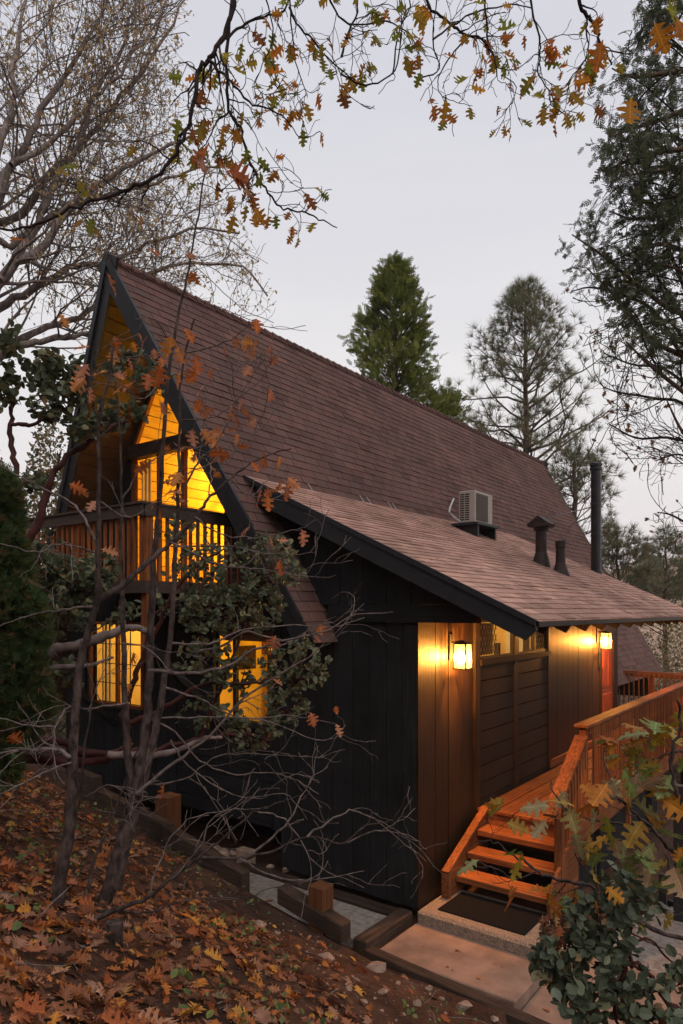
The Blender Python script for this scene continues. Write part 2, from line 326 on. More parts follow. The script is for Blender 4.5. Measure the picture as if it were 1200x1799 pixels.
def along(P, R, per, t0, t1, ang, up=0.):
    """child starts/directions along parents: returns start, dir, parent radius, parent index, t"""
    K, n, _ = P.shape; k = np.repeat(np.arange(K), per); t = t0 + (t1 - t0) * RS.rand(len(k)); x = t * (n - 1); i = np.minimum(x.astype(int), n - 2); fr = (x - i)[:, None]
    S = P[k, i] * (1 - fr) + P[k, i + 1] * fr; T = norm(P[k, i + 1] - P[k, i]); q = sph(len(k)); q = norm(q - (q * T).sum(1, keepdims=True) * T)
    a = (ang * (.7 + .6 * RS.rand(len(k))))[:, None]; D = T * np.cos(a) + q * np.sin(a); D[:, 2] += up
    r = R[k, i] * (1 - fr[:, 0]) + R[k, i + 1] * fr[:, 0]; return S, norm(D), r, k, t
def resample(pts, n):
    p = np.asarray(pts, float); 
    # Catmull-Rom through the points
    q = np.vstack([2 * p[0] - p[1], p, 2 * p[-1] - p[-2]]); m = len(p) - 1; o = []
    for t in np.linspace(0, m - 1e-6, n):
        i = int(t); f = t - i; a, b, c, d = q[i:i + 4]
        o.append(.5 * (2 * b + (c - a) * f + (2 * a - 5 * b + 4 * c - d) * f * f + (3 * b - a - 3 * c + d) * f ** 3))
    return np.array(o)
def pxline(pts, d0, d1=None, n=None):
    d1 = d0 if d1 is None else d1; m = len(pts); ds = np.linspace(d0, d1, m)
    return resample([PX(u, v, d) for (u, v), d in zip(pts, ds)], n or m * 3)
def inpoly(u, v, poly):
    c = np.zeros(u.shape, bool); n = len(poly)
    for i in range(n):
        x1, y1 = poly[i]; x2, y2 = poly[(i + 1) % n]
        if y1 != y2: c ^= ((y1 > v) != (y2 > v)) & (u < (x2 - x1) * (v - y1) / (y2 - y1) + x1)
    return c
# ================================================================ the A-frame house
RX, RZ, SL = -8.51, 5.035, 1.69          # ridge line and roof slope
XW, YW = -4.106, 6.925                   # entry wing: side wall and front wall planes
YF = 6.586; WS = .472; WZ = -.107; WX = -2.522   # wing roof: barge plane, slope, eave
wingz = lambda x: WZ - WS * (x - WX)
house = thing('a_frame_house', 'black stained A-frame cabin with steep brown shingle roof and lit windows', 'house', (-8, 10, -3.5))
P_ = np.array
cosA = 1 / math.hypot(1, SL); nA = P_([SL * cosA, 0, cosA]); nAl = P_([-SL * cosA, 0, cosA])
def roofpt(side, s, y, h=0):     # s = distance down the slope from the ridge
    return P_([RX + side * s * cosA, y, RZ - s * SL * cosA]) + (nA if side > 0 else nAl) * h
fy = lambda s: 5.77 + .13 * s * SL * cosA          # front edge leans back towards the eaves
ry = lambda s: 22.48 - .17 * s * SL * cosA
SE = 6.27; SR = 7.9                                 # slope length at the front eave, at the rear part
def roofside(side):
    m = MB(); s1 = SE if side > 0 else 8.0
    pts = [roofpt(side, 0, fy(0)), roofpt(side, s1, fy(s1)), roofpt(side, s1, YW + .0 if side > 0 else ry(s1))]
    if side > 0: pts += [roofpt(1, SE, 15.25), roofpt(1, SR, 15.25), roofpt(1, SR, ry(SR))]
    pts += [roofpt(side, 0, ry(0))]
    n_ = nA if side > 0 else nAl; m.prism(P_(pts), -n_ * .10, .5); return m
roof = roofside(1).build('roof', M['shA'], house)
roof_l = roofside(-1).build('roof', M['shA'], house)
# wing roof slab
wing_roof = MB(); cW = 1 / math.hypot(1, WS); nW = P_([WS * cW, 0, cW])
wing_roof.prism([(-6.61, YF + .02, wingz(-6.61)), (WX, YF + .02, WZ), (WX, 15.4, WZ), (-6.61, 15.4, wingz(-6.61))], -nW * .06, .5)
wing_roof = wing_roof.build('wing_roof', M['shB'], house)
# shingle tabs
cand = []
def tab_rows(kind, org, dn, nrm, along_d, rows, y0f, y1f, smax, expo, tw):
    for i in range(rows):
        s0 = i * expo; 
        if s0 > smax: break
        y = y0f(s0) - RS.rand() * .02 - (tw * .5 if i % 2 else tw * .15) + RS.rand() * .03; yend = y1f(s0)
        ys = y0f(s0) - .015
        wav = RS.rand() * 6
        while y < yend:
            a = max(y, ys); b = min(y + tw - .010, yend)
            if b - a > .03: cand.append((kind, s0, min(s0 + expo + .012 + RS.rand() * .004, smax + .02), a, b, RS.rand(), RS.rand() ** 3 * .009))
            y += tw
def tab_geo(k, s0, s1, a, b, r, lift):
    m = MB()
    if k == 'A': q = lambda s, y, h: roofpt(1, s, y, h)
    else: q = lambda s, y, h: P_([-6.61 + s * cW, y, wingz(-6.61) - s * WS * cW]) + nW * h
    t = .014 + lift
    c = [q(s0, a, .003), q(s1, a, .004), q(s1, b, .004), q(s0, b, .003), q(s0, a, .005), q(s1, a, t), q(s1, b, t), q(s0, b, .005)]
    m.hexa(c, r); return m
def rear0(s): return 15.25 if s > SE else fy(s)
EA, EB = .150, .136
tab_rows('A', None, None, None, None, 60, rear0, lambda s: ry(s) + .02, SR - .02, EA, .31)
tab_rows('B', None, None, None, None, 60, lambda s: YF - .02, lambda s: 15.42, 4.088 / cW, EB, .30)
# drop tabs hidden under the wing roof
vis = []
for c in cand:
    if c[0] == 'A':
        p = roofpt(1, (c[1] + c[2]) / 2, (c[3] + c[4]) / 2)
        if p[0] > -6.45 and YW + .1 < p[1] < 15.25 and p[2] < wingz(p[0]) - .1: continue
        if c[1] > SE and c[3] < 15.25: continue
    else: p = P_([-6.61 + c[1] * cW, (c[3] + c[4]) / 2, 0])
    f = proj(p)[2]; vis.append(((c[4] - c[3]) * (c[2] - c[1]) / f ** 2, c))
vis.sort(key=lambda q: -q[0]); rest = {'A': MB(), 'B': MB()}
for i, (a_, c) in enumerate(vis):
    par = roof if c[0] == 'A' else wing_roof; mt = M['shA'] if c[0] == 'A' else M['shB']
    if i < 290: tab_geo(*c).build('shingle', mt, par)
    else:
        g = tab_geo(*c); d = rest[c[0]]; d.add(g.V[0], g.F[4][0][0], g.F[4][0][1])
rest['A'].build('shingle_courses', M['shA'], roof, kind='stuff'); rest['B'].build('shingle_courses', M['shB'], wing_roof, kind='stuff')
# ridge caps: overlapping folded tabs
m = MB(); y = 5.72; k = 0
while y < 22.4:
    j = RS.rand() * .008
    for sg in (1, -1):
        n_ = nA if sg > 0 else nAl
        q = lambda s, yy, h: roofpt(sg, s, yy) + n_ * h
        a, b = y, y + .26
        m.hexa([q(0, a, .02 + j), q(.14, a, .02 + j), q(.14, b, .012), q(0, b, .012), q(0, a, .042 + j), q(.14, a, .036 + j), q(.14, b, .02), q(0, b, .02)], .1 + .3 * RS.rand())
    y += .2
m.build('ridge_cap', M['shA'], roof)
# barge boards: front pair, rear pair, wing rake
def barge(side, f, s1, w_=.25, th=.045, sgn=-1, top=.03):
    n_ = nA if side > 0 else nAl; m = MB(); s0 = -.05
    p = [roofpt(side, s0, f(0) + sgn * .002) + n_ * top * .5, roofpt(side, s1, f(s1) + sgn * .002) + n_ * top * .5, roofpt(side, s1, f(s1)) - n_ * w_, roofpt(side, s0, f(0)) - n_ * w_]
    m.prism(P_(p), (0, sgn * th, 0), .3); return m
for sd_ in (1, -1):
    barge(sd_, fy, SE if sd_ > 0 else 8.0).build('barge_board', M['trim'], house)
    m = MB(); n_ = nA if sd_ > 0 else nAl; s1 = SE if sd_ > 0 else 8.
    m.prism(P_([roofpt(sd_, -.02, fy(0) - .05) + n_ * .034, roofpt(sd_, s1, fy(s1) - .05) + n_ * .034, roofpt(sd_, s1, fy(s1) - .05) - n_ * .06, roofpt(sd_, -.02, fy(0) - .05) - n_ * .06]), (0, -.022, 0), .3)
    m.build('rake_trim', M['trim'], house)
    barge(sd_, ry, SR, sgn=1).build('barge_board', M['trim'], house)
m = MB(); x0, x1 = -6.35, WX - .03
m.prism([(x0, YF - .002, wingz(x0) + .004), (x1, YF - .002, wingz(x1) + .004), (x1 + .02, YF - .002, wingz(x1) - .10), (x1 - .10, YF - .002, wingz(x1) - .20), (x0, YF - .002, wingz(x0) - .27)], (0, -.05, 0), .3)
m.build('barge_board', M['trim'], house)
m = MB(); m.prism([(-6.58, YF - .056, wingz(-6.58) + .016), (WX - .01, YF - .056, wingz(WX - .01) + .016), (WX - .01, YF - .056, wingz(WX) - .045), (-6.58, YF - .056, wingz(-6.58) - .045)], (0, -.02, 0), .3)
m.build('rake_trim', M['trim'], house)
m = MB(); m.prism([(x0, 15.4, wingz(x0) + .004), (x1, 15.4, wingz(x1) + .004), (x1, 15.4, wingz(x1) - .2), (x0, 15.4, wingz(x0) - .27)], (0, .05, 0), .3)
m.build('barge_board', M['trim'], house)
m = MB(); m.box(WX - .012, WX + .012, YF - .02, 15.4, WZ - .05, WZ + .008); m.build('drip_edge', M['metal'], house)
# rafter tails with pointed ends, soffit boards
rt = MB(); x_in = XW; xo = WX - .06
rt.prism([(x_in, -.02, wingz(x_in) - .064), (xo, -.02, wingz(xo) - .064), (xo - .005, -.02, wingz(xo) - .085), (xo - .06, -.02, wingz(xo - .06) - .20), (x_in, -.02, wingz(x_in) - .20)], (0, .045, 0), .5)
rme = rt.mesh('rafter_tail', M['wingw'])
for y in [7.05, 7.72, 8.42, 9.1, 9.77, 10.45, 11.1, 11.78, 12.42, 13.05, 13.7, 14.35, 15.0, 15.3]: place('rafter_tail', rme, (0, y, 0), house)
for k in range(9):
    xa = XW + k * (WX - XW - .03) / 9; xb = xa + (WX - XW - .03) / 9 - .006; m = MB()
    m.prism([(xa, YF + .03, wingz(xa) - .061), (xb, YF + .03, wingz(xb) - .061), (xb, YF + .03, wingz(xb) - .078), (xa, YF + .03, wingz(xa) - .078)], (0, 8.7, 0)); m.build('soffit_board', M['redy'], house)
# ---- front wall of the entry wing: vertical boards with battens lines
xs = [-6.27, -5.98, -5.69, -5.37, -5.06, -4.80, -4.55, -4.33, XW]
def wboard(x0, x1, z0, z1, y=YW, th=.03, name='siding_board', mat='blkz'):
    return boxo(name, M[mat], house, x0 + .005, x1 - .005, y, y + th, z0, z1)
for a, b in zip(xs[:-1], xs[1:]): wboard(a, b, -3.50 + RS.rand() * .01, -.145)
ux = [-5.6, -5.25, -4.9, -4.55, -4.2, -3.85, -3.6, -3.36]
for a, b in zip(ux[:-1], ux[1:]):
    zt = lambda x: wingz(x) - .09
    m = MB(); z0 = .075; m.prism([(a + .004, YW - .005, z0), (b - .004, YW - .005, z0), (b - .004, YW - .005, max(zt(b), z0 + .01)), (a + .004, YW - .005, max(zt(a), z0 + .02))], (0, .03, 0)); m.build('siding_board', M['blkz'], house)
m = MB(); m.prism([(-6.27, YW, -.14), (-5.6, YW, -.14), (-5.6, YW, wingz(-5.6) - .1), (-6.27, YW, wingz(-6.27) - .1)], (0, .03, 0)); m.build('siding_board', M['blkz'], house)
boxo('beam', M['blkx'], house, -5.42, -3.344, YW - .05, YW + .09, -.137, .072)
# ---- entry side wall
def sboard(y0, y1, z0, z1, x=XW, th=.025, mat='wingw', name='siding_board', g=.005):
    return boxo(name, M[mat], house, x - .03, x - .03 + th + RS.rand() * .004, y0 + g, y1 - g, z0, z1)
boxo('wall', M['blkz'], house, XW - .10, XW - .032, YW + .04, 8.50, -3.55, .62)
boxo('wall', M['blkz'], house, XW - .10, XW - .032, 8.50, 11.17, -3.55, -.70)
boxo('wall', M['blkz'], house, XW - .10, XW - .032, 8.50, 11.17, -.10, .62)
boxo('wall', M['blkz'], house, XW - .10, XW - .032, 11.17, 15.28, -3.55, .62)
zc = wingz(XW) - .09
boxo('corner_board', M['wingw'], house, XW - .028, XW, YW - .002, 7.32, -3.5, zc)
for a, b in ((7.335, 7.66), (7.665, 8.03), (8.035, 8.36)): sboard(a, b, -3.5, zc)
boxo('corner_board', M['wingw'], house, XW - .03, XW + .035, 8.36, 8.50, -3.5, zc)
boxo('header_beam', M['blky'], house, XW - .03, XW + .06, 8.502, 11.16, -.125, .05)
for y0, y1 in ((8.505, 9.72), (9.86, 11.12)):
    z = -.74; k = 0
    while z > -2.9:
        m = MB(); h = .232; x = XW - .004 - RS.rand() * .003; zb = max(z - h, -2.95)
        m.prism([(x, y0, z), (x, y0, zb + .022), (x - .014, y0, zb), (x - .03, y0, zb), (x - .03, y0, z)], (0, y1 - y0, 0)); m.build('panel_board', M['wingh'], house); z -= h
boxo('mullion_post', M['wingw'], house, XW - .03, XW + .008, 9.72, 9.86, -2.95, -.125)
boxo('window_sill', M['wingh'], house, XW - .05, XW + .05, 8.505, 11.14, -.74, -.665)
boxo('trim_board', M['wingw'], house, XW - .03, XW + .012, 11.12, 11.26, -2.95, zc)
yy = 11.265; wds = []
while yy < 13.95:
    d = .27 + .03 * RS.rand(); sboard(yy, min(yy + d, 13.98), -2.9, zc); yy += d
boxo('base_trim', M['redy'], house, XW - .02, XW + .03, 11.2, 13.98, -2.62, -2.50)
# window strip: frames, glass, diamond screens
def ywin(y0, y1, z0, z1, x, dia=None):
    fr = MB(); w_ = .035
    for a in ((y0, y1, z0, z0 + w_), (y0, y1, z1 - w_, z1), (y0, y0 + w_, z0 + w_, z1 - w_), (y1 - w_, y1, z0 + w_, z1 - w_)): fr.box(x - .05, x + .004, *a)
    if dia: c = dia[0] if abs(dia[0] - y0) > .02 else dia[1]; fr.box(x - .05, x + .004, c - .015, c + .02, z0 + w_, z1 - w_)
    wn = fr.build('window', M['wingw'], house)
    boxo('pane', M['glass'], wn, x - .025, x - .020, y0 + w_, y1 - w_, z0 + w_, z1 - w_)
    if dia:
        d = MB(); a, b = dia; zz0, zz1 = z0 + .05, z1 - .05; st = .085; 
        for k in range(-12, 24):
            for sg in (1, -1):
                pts = []
                for t in np.linspace(0, 1, 30):
                    z = zz0 + t * (zz1 - zz0); y = a + k * st + sg * (z - zz0) * .55
                    if a < y < b: pts.append((y, z))
                if len(pts) > 1: d.bar((x - .012, *pts[0]), (x - .012, *pts[-1]), .007, .007, (1, 0, 0))
        d.build('lead_lattice', M['acdark'], wn)
        boxo('screen', M['piney'], wn, x - .09, x - .07, a, b, zz0, zz1)
ywin(8.505, 9.72, -.665, -.125, XW, (8.54, 9.12)); ywin(9.86, 11.12, -.665, -.125, XW, (10.55, 11.08))
# door
dr = boxo('door', M['door'], house, XW - .05, XW - .012, 14.12, 14.92, -2.62, -.62)
for y0, y1, z0, z1 in ((14.2, 14.47, -1.55, -.80), (14.57, 14.84, -1.55, -.80), (14.2, 14.47, -2.45, -1.70), (14.57, 14.84, -2.45, -1.70)):
    boxo('door_panel', M['door'], dr, XW - .012, XW - .002, y0, y1, z0, z1, bevel=.006)
m = MB(); m.tubes([(XW - .01, 14.19, -1.62), (XW + .05, 14.19, -1.62), (XW + .055, 14.24, -1.62)], [.012, .012, .01], 6); m.build('handle', M['metal'], dr)
m = MB(); m.box(XW - .03, XW + .01, 13.99, 14.12, -2.62, -.5); m.box(XW - .03, XW + .01, 14.92, 15.02, -2.62, -.5); m.box(XW - .03, XW + .01, 14.12, 14.92, -.62, -.5); m.build('door_frame', M['wingw'], house)
sboard(13.99, 15.02, -.495, zc); sboard(15.03, 15.27, -2.9, zc)
boxo('wall', M['blkx'], house, -6.6, XW - .03, 15.28, 15.34, -3.5, .55)
boxo('number_plaque', M['metal'], house, XW, XW + .02, 13.86, 13.97, -1.12, -.72, label='narrow dark plaque under the far lantern')
# ---- main front wall (behind the shrubs): ground storey
W1 = (-10.754, -9.335, -1.571, -.235); W2 = (-7.60, -6.39, -1.571, -.30)
def fwall(x0, x1, z0, z1, name='wall'): return boxo(name, M['blkx'], house, x0, x1, YW + .035, YW + .12, z0, z1)
fwall(-11.6, W1[0], -3.0, .2); fwall(W1[1], W2[0], -3.0, .2); fwall(W2[1], -6.1, -3.0, .2)
for w_ in (W1, W2): fwall(w_[0], w_[1], -3.0, w_[2]); fwall(w_[0], w_[1], w_[3], .2)
boxo('corner_board', M['blkz'], house, -6.40, -6.28, YW - .01, YW + .035, -3.02, .2)
z = -3.0
def hboard(x0, x1, z0): return boxo('siding_board', M['blkx'], house, x0 + .004, x1 - .004, YW + .0 + RS.rand() * .004, YW + .034, z0 + .006, z0 + .20)
while z < .05:
    segs = [(-8.45, -6.42)] if z < -1.7 or z > -.25 else [(-8.45, W2[0] - .06), (W2[1] + .06, -6.42)]
    for a, b in segs:
        if b - a > .1: hboard(a, b, z)
    z += .206
x = -11.5
while x < -8.5:
    z1 = -3.0; a, b = x, min(x + .28, -8.46)
    if b < W1[0] - .05 or a > W1[1] + .05: boxo('siding_board', M['blkz'], house, a + .005, b - .005, YW, YW + .034, -3.0, .18)
    else:
        boxo('siding_board', M['blkz'], house, a + .005, b - .005, YW, YW + .034, -3.0, W1[2] - .08); boxo('siding_board', M['blkz'], house, a + .005, b - .005, YW, YW + .034, W1[3] + .07, .18)
    x += .285
def fwin(w_, muls, grid):
    x0, x1, z0, z1 = w_; t = .05; f = MB(); y = YW - .012
    for a in ((x0 - t, x1 + t, z0 - t, z0), (x0 - t, x1 + t, z1, z1 + t), (x0 - t, x0, z0, z1), (x1, x1 + t, z0, z1)): f.box(a[0], a[1], y, y + .10, a[2], a[3])
    for mx_ in muls: f.box(mx_ - .03, mx_ + .03, y + .02, y + .08, z0, z1)
    wn = f.build('window', M['redx'] if grid else M['blkx'], house)
    if grid:
        xe = [x0] + list(muls) + [x1]
        for a, b in zip(xe[:-1], xe[1:]):
            g = MB(); g.box((a + b) / 2 - .007, (a + b) / 2 + .007, y + .045, y + .06, z0, z1)
            for k in (1, 2, 3): zz = z0 + (z1 - z0) * k / 4; g.box(a, b, y + .047, y + .058, zz - .006, zz + .006)
            g.build('muntin', M['acdark'], wn)
    boxo('pane', M['glass'], wn, x0, x1, y + .06, y + .065, z0, z1)
    boxo('window_sill', M['blkx'], wn, x0 - .08, x1 + .08, y - .04, y + .02, z0 - .09, z0 - .05)
    return wn
fwin(W1, [-10.02], True); fwin(W2, [-7.18], False)
# ---- gable wall and glass of the loft
YG = 7.0; FZ = .36
roofin = lambda z, off: (RZ - z) / SL - off        # half width of the gable at height z
gl = -9.635; gr = -7.42
def gpoly(pts, mat, name, th=.05, y=YG, par=house): m = MB(); m.prism([(x, y, z) for x, z in pts], (0, th, 0)); return m.build(name, mat, par)
hb = 2.52; ht = 2.74
lx = lambda z: RX - roofin(z, .13); rx = lambda z: RX + roofin(z, .13)
gpoly([(lx(.2), .2), (gl - .05, .2), (gl - .05, ht), (lx(ht), ht)], M['blkz'], 'gable_wall')
gpoly([(gr + .05, .2), (rx(.2), .2), (rx(ht), ht), (min(gr + .05, rx(ht) - .01), ht)], M['blkz'], 'gable_wall')
gpoly([(gl - .05, .2), (gr + .05, .2), (gr + .05, FZ), (gl - .05, FZ)], M['blkz'], 'gable_wall', .06)
boxo('header_beam', M['dkbrown'], house, gl - .08, rx(ht) + .02, YG - .07, YG + .08, hb, ht)
# sash frames and panes: door unit below, triangle above
f = MB(); y = YG - .01
for a in ((gl - .05, gl + .03), (-8.43, -8.35), (gr - .03, gr + .05), (-9.02, -8.97)): f.box(a[0], a[1], y, y + .07, FZ, hb)
f.box(gl + .03, gr - .03, y + .005, y + .065, FZ, FZ + .06); dw = f.build('window', M['redz'], house)
boxo('pane', M['glass'], dw, gl + .03, gr - .03, y + .03, y + .036, FZ + .06, hb)
tz = 3.98; tl = lambda z: RX - (RZ - z - .32) / SL + .06; tr_ = lambda z: RX + (RZ - z - .32) / SL - .06
top = RZ - .32 - .10 * SL
f = MB(); f.bar((tl(ht), YG + .02, ht), (RX, YG + .02, top + .10), .06, .06, (0, 1, 0)); f.bar((tr_(ht), YG + .02, ht), (RX, YG + .02, top + .10), .06, .06, (0, 1, 0)); f.box(-8.43, -8.36, y + .01, y + .06, ht, top - .1)
tw_ = f.build('window', M['redz'], house); gpoly([(tl(ht) + .02, ht), (tr_(ht) - .02, ht), (RX, top)], M['glass'], 'pane', .006, YG + .02, tw_)
for sg in (1, -1):     # wall strips between the triangle and the roof
    xo = RX + sg * roofin(ht, .12); xi = (tl(ht) - .02 if sg < 0 else tr_(ht) + .02)
    gpoly([(xo, ht), (xi, ht), (RX, top + .1), (RX, RZ - .18)][::sg], M['blkz'], 'gable_wall')
# soffit boards under the front overhang and plank lining of the loft
def lining(side, y0f, y1, mat, name, h, s0, s1, wd):
    s = s0
    while s < s1:
        e_ = min(s + wd - .014, s1); n_ = nA if side > 0 else nAl; m = MB()
        m.prism(P_([roofpt(side, s, y0f(s)), roofpt(side, e_, y0f(e_)), roofpt(side, e_, y1), roofpt(side, s, y1)]) - n_ * (h + RS.rand() * .003), -n_ * .018); m.build(name, mat, house); s += wd
lining(-1, lambda s: fy(s) + .06, YG, M['soffit'], 'soffit_board', .11, .02, 6.2, .19)
lining(1, lambda s: fy(s) + .06, YG, M['soffit'], 'soffit_board', .11, .02, SE, .19)
lining(-1, lambda s: YG + .06, 12.0, M['piney'], 'wall_board', .12, .15, 5.6, .185)
lining(1, lambda s: YG + .06, 12.0, M['piney'], 'wall_board', .12, .15, 5.6, .185)
boxo('loft_floor', M['pinex'], house, -11.1, -5.9, YG + .06, 12.0, FZ - .06, FZ)
m = MB(); m.prism([(RX - 2.7, 12.0, FZ), (RX + 2.7, 12.0, FZ), (RX, 12.0, RZ - .2)], (0, .05, 0)); m.build('partition_wall', M['pinex'], house)
m = MB(); m.bar((RX + .15, 9.4, 1.0), (RX + 1.15, 9.4, 2.75), .12, .5, (0, 1, 0)); m.build('stair_wall', M['room'], house)
m = MB()       # curtain by the left jamb
for k in range(5): m.box(gl + .05 + k * .05, gl + .085 + k * .05, YG + .12 + .02 * (k % 2), YG + .14 + .02 * (k % 2), FZ + .02, hb)
m.build('curtain', M['room'], house)
# ground-floor rooms
def room(x0, x1, y0, y1, z0, z1, mat):
    m = MB(); t = .05
    m.box(x0, x1, y1, y1 + t, z0, z1); m.box(x0 - t, x0, y0, y1 + t, z0, z1); m.box(x1, x1 + t, y0, y1 + t, z0, z1); m.box(x0 - t, x1 + t, y0, y1 + t, z0 - t, z0); m.box(x0 - t, x1 + t, y0, y1 + t, z1, z1 + t)
    return m.build('room_wall', mat, house)
room(-11.3, -8.6, YW + .13, 9.6, -2.5, .12, M['room']); room(-8.4, -6.0, YW + .13, 9.6, -2.5, .12, M['room']); m = MB(); m.box(-5.95, -5.9, 8.3, 11.3, -2.5, .15); m.box(-5.95, XW - .12, 11.3, 11.35, -2.5, .15); m.box(-5.95, XW - .12, 8.25, 8.3, -2.5, .15); m.box(-5.95, XW - .12, 8.25, 11.35, -2.55, -2.5); m.box(-5.95, XW - .12, 8.25, 11.35, .15, .20); m.build('room_wall', M['room'], house)
boxo('cabinet', M['white'], house, -4.75, -4.45, 10.9, 11.28, -.9, -.2); boxo('vase', M['soffit'], house, XW - .22, XW - .15, 9.5, 9.57, -.7, -.48)
m = MB()      # curtains, door and furniture seen through the ground-floor windows
for k in range(5): m.box(-10.72 + k * .055, -10.69 + k * .055, YW + .2 + .02 * (k % 2), YW + .22 + .02 * (k % 2), -1.6, -.1)
m.build('curtain', M['room'], house)
dd_ = boxo('inner_door', M['pinez'], house, -10.2, -9.45, 9.5, 9.56, -2.45, -.35)
for z0, z1 in ((-2.2, -1.45), (-1.3, -.6)): boxo('door_panel', M['soffit'], dd_, -10.05, -9.6, 9.49, 9.5, z0, z1)
boxo('cabinet', M['redz'], house, -7.9, -7.2, 8.9, 9.3, -2.4, -1.15); boxo('window_post', M['blkz'], house, -8.1, -8.0, 8.6, 8.7, -2.4, .1); boxo('picture_frame', M['dkbrown'], house, -8.39, -8.37, 8.2, 8.6, -1.0, -.6); boxo('table', M['dkbrown'], house, -9.95, -9.2, 8.0, 8.5, -1.62, -1.57); boxo('shelf', M['dkbrown'], house, -7.55, -6.9, 9.3, 9.55, -.85, -.81); boxo('shelf', M['dkbrown'], house, -7.55, -6.9, 9.3, 9.55, -1.2, -1.16)
boxo('kitchen_cabinet', M['piney'], house, -10.9, -10.3, 9.2, 9.58, -1.4, -.55); boxo('picture_frame', M['acdark'], house, -9.75, -9.5, 9.56, 9.59, -1.1, -.75); boxo('kitchen_cabinet', M['piney'], house, -7.9, -7.35, 9.1, 9.55, -2.4, -.5)
boxo('window_blind', M['redx'], house, W2[0] + .02, W2[1] - .02, YW + .16, YW + .18, -.44, -.30)
sg = boxo('wall_sign', M['redx'], house, -7.66, -7.26, 8.0, 8.02, -.70, -.48)
tcv = bpy.data.curves.new('letters', 'FONT'); tcv.body = 'WEL'; tcv.size = .14; tcv.extrude = .004; lt = bpy.data.objects.new('letters', tcv); COL.objects.link(lt)
lt.parent = sg; lt.location = P_([-7.60, 7.993, -.64]) - worg(sg); lt.rotation_euler = (math.pi / 2, 0, 0); tcv.materials.append(M['piney']); lm = bpy.data.meshes.new_from_object(lt); l2 = bpy.data.objects.new('letters', lm); COL.objects.link(l2); l2.parent = sg; l2.location = lt.location; l2.rotation_euler = lt.rotation_euler; bpy.data.objects.remove(lt)
# lamps that are on indoors
def lamp(name, loc, power, col, rad, par=None):
    d = bpy.data.lights.new(name, 'POINT'); d.energy = power; d.color = col; d.shadow_soft_size = rad
    o = bpy.data.objects.new(name, d); COL.objects.link(o); o.location = loc; return o
WARM = (1, .56, .035)
lamp('loft_lamp', (RX - .3, 10.0, 1.7), 400, WARM, .2); lamp('loft_lamp', (RX + .3, 11.2, 2.4), 240, WARM, .2)
lamp('room_lamp', (-9.7, 8.4, -.25), 95, (1, .68, .20), .12); lamp('room_lamp', (-6.9, 7.9, -.5), 75, WARM, .12); lamp('kitchen_lamp', (-5.0, 9.4, -.2), 75, (1, .62, .2), .12)
# eave underside body of the left side and back gable (closed shell)
m = MB(); m.prism([(RX - 3.0, 21.2, -2.5), (RX + 3.9, 21.2, -2.5), (RX + .1, 21.2, RZ - .25), (RX - .1, 21.2, RZ - .25)], (0, .08, 0)); m.build('gable_wall', M['blkz'], house)
boxo('foundation_wall', M['blkx'], house, -11.2, XW - .12, 8.0, 8.06, -3.7, -2.4)
boxo('floor_slab', M['blkx'], house, -11.6, XW - .12, YW + .13, 15.2, -3.05, -2.95)
# ---- roof furniture
def on_wing(u, v): q = ray(u, v); t = (WZ + WS * WX) / (q[2] + WS * q[0]); return q * t
fl = on_wing(1049, 1004); fz = wingz(-4.5)
flue = MB(); c = P_([-4.50, 15.05, 0]); H0, H1 = .70, 3.17
def cyl(m, c, zr, sides=20):
    zs = [z for z, r in zr]; m.tubes(P_([[c[0], c[1], z] for z in zs]), P_([r for z, r in zr]), sides, .5, cap=True)
cyl(flue, c, [(H0, .13), (.86, .125), (.87, .105), (1.6, .105), (1.605, .112), (1.64, .112), (1.645, .105), (2.26, .105), (2.265, .112), (2.30, .112), (2.305, .105), (3.02, .105), (3.03, .13), (3.08, .13), (3.085, .115), (3.12, .115), (3.125, .135), (3.17, .13)])
flue = flue.build('stove_pipe', M['metal'], house, smooth=False, label='tall black round stove pipe at the far end of the lower roof')
m = MB(); 
for u, v in ((962, 911), (1001, 925)):
    q = ray(u, v); t = (RZ + SL * RX) / (q[2] + SL * q[0]); m.tubes(P_([q * t, [c[0] - .09, c[1] - .03, 2.24]]), P_([.014, .014]), 6)
m.build('brace_rod', M['white'], flue)
v1 = MB(); c1 = P_([-4.48, 11.8]); b1 = wingz(-4.48)
cyl(v1, c1, [(b1 - .06, .17), (b1 + .12, .13), (b1 + .22, .10), (b1 + .60, .095), (b1 + .605, .13), (b1 + .68, .13)], 14); v1 = v1.build('roof_vent', M['rust'], house, label='tall rusty roof vent with gabled cap')
m = MB(); zt = b1 + .66; s_ = .17
m.prism([(c1[0] - s_, c1[1] - s_, zt), (c1[0] + s_, c1[1] - s_, zt), (c1[0] + s_ + .03, c1[1] - s_, zt + .05), (c1[0], c1[1] - s_, zt + .20), (c1[0] - s_ - .03, c1[1] - s_, zt + .05)], (0, 2 * s_, 0)); m.build('vent_cap', M['rust'], v1)
v2 = MB(); c2 = P_([-4.14, 11.82]); b2 = wingz(-4.14)
cyl(v2, c2, [(b2 - .06, .17), (b2 + .06, .12), (b2 + .18, .085), (b2 + .44, .075), (b2 + .445, .09), (b2 + .56, .09)], 14); v2.build('roof_vent', M['rust'], house, label='short rusty roof vent with flared foot')
m = MB()     # bright flashing flecks where the two roofs meet
for y in (7.6, 7.95, 9.3, 9.5, 10.15, 10.3, 12.9, 13.2):
    a = roofpt(1, 3.62, y, .022); b_ = roofpt(1, 3.76, y + .03, .022); m.bar(a, b_, .035, .003, nA)
m.build('flashing', M['flash'], roof)
def on_main(u, v): q = ray(u, v); return q * ((RZ + SL * RX) / (q[2] + SL * q[0]))
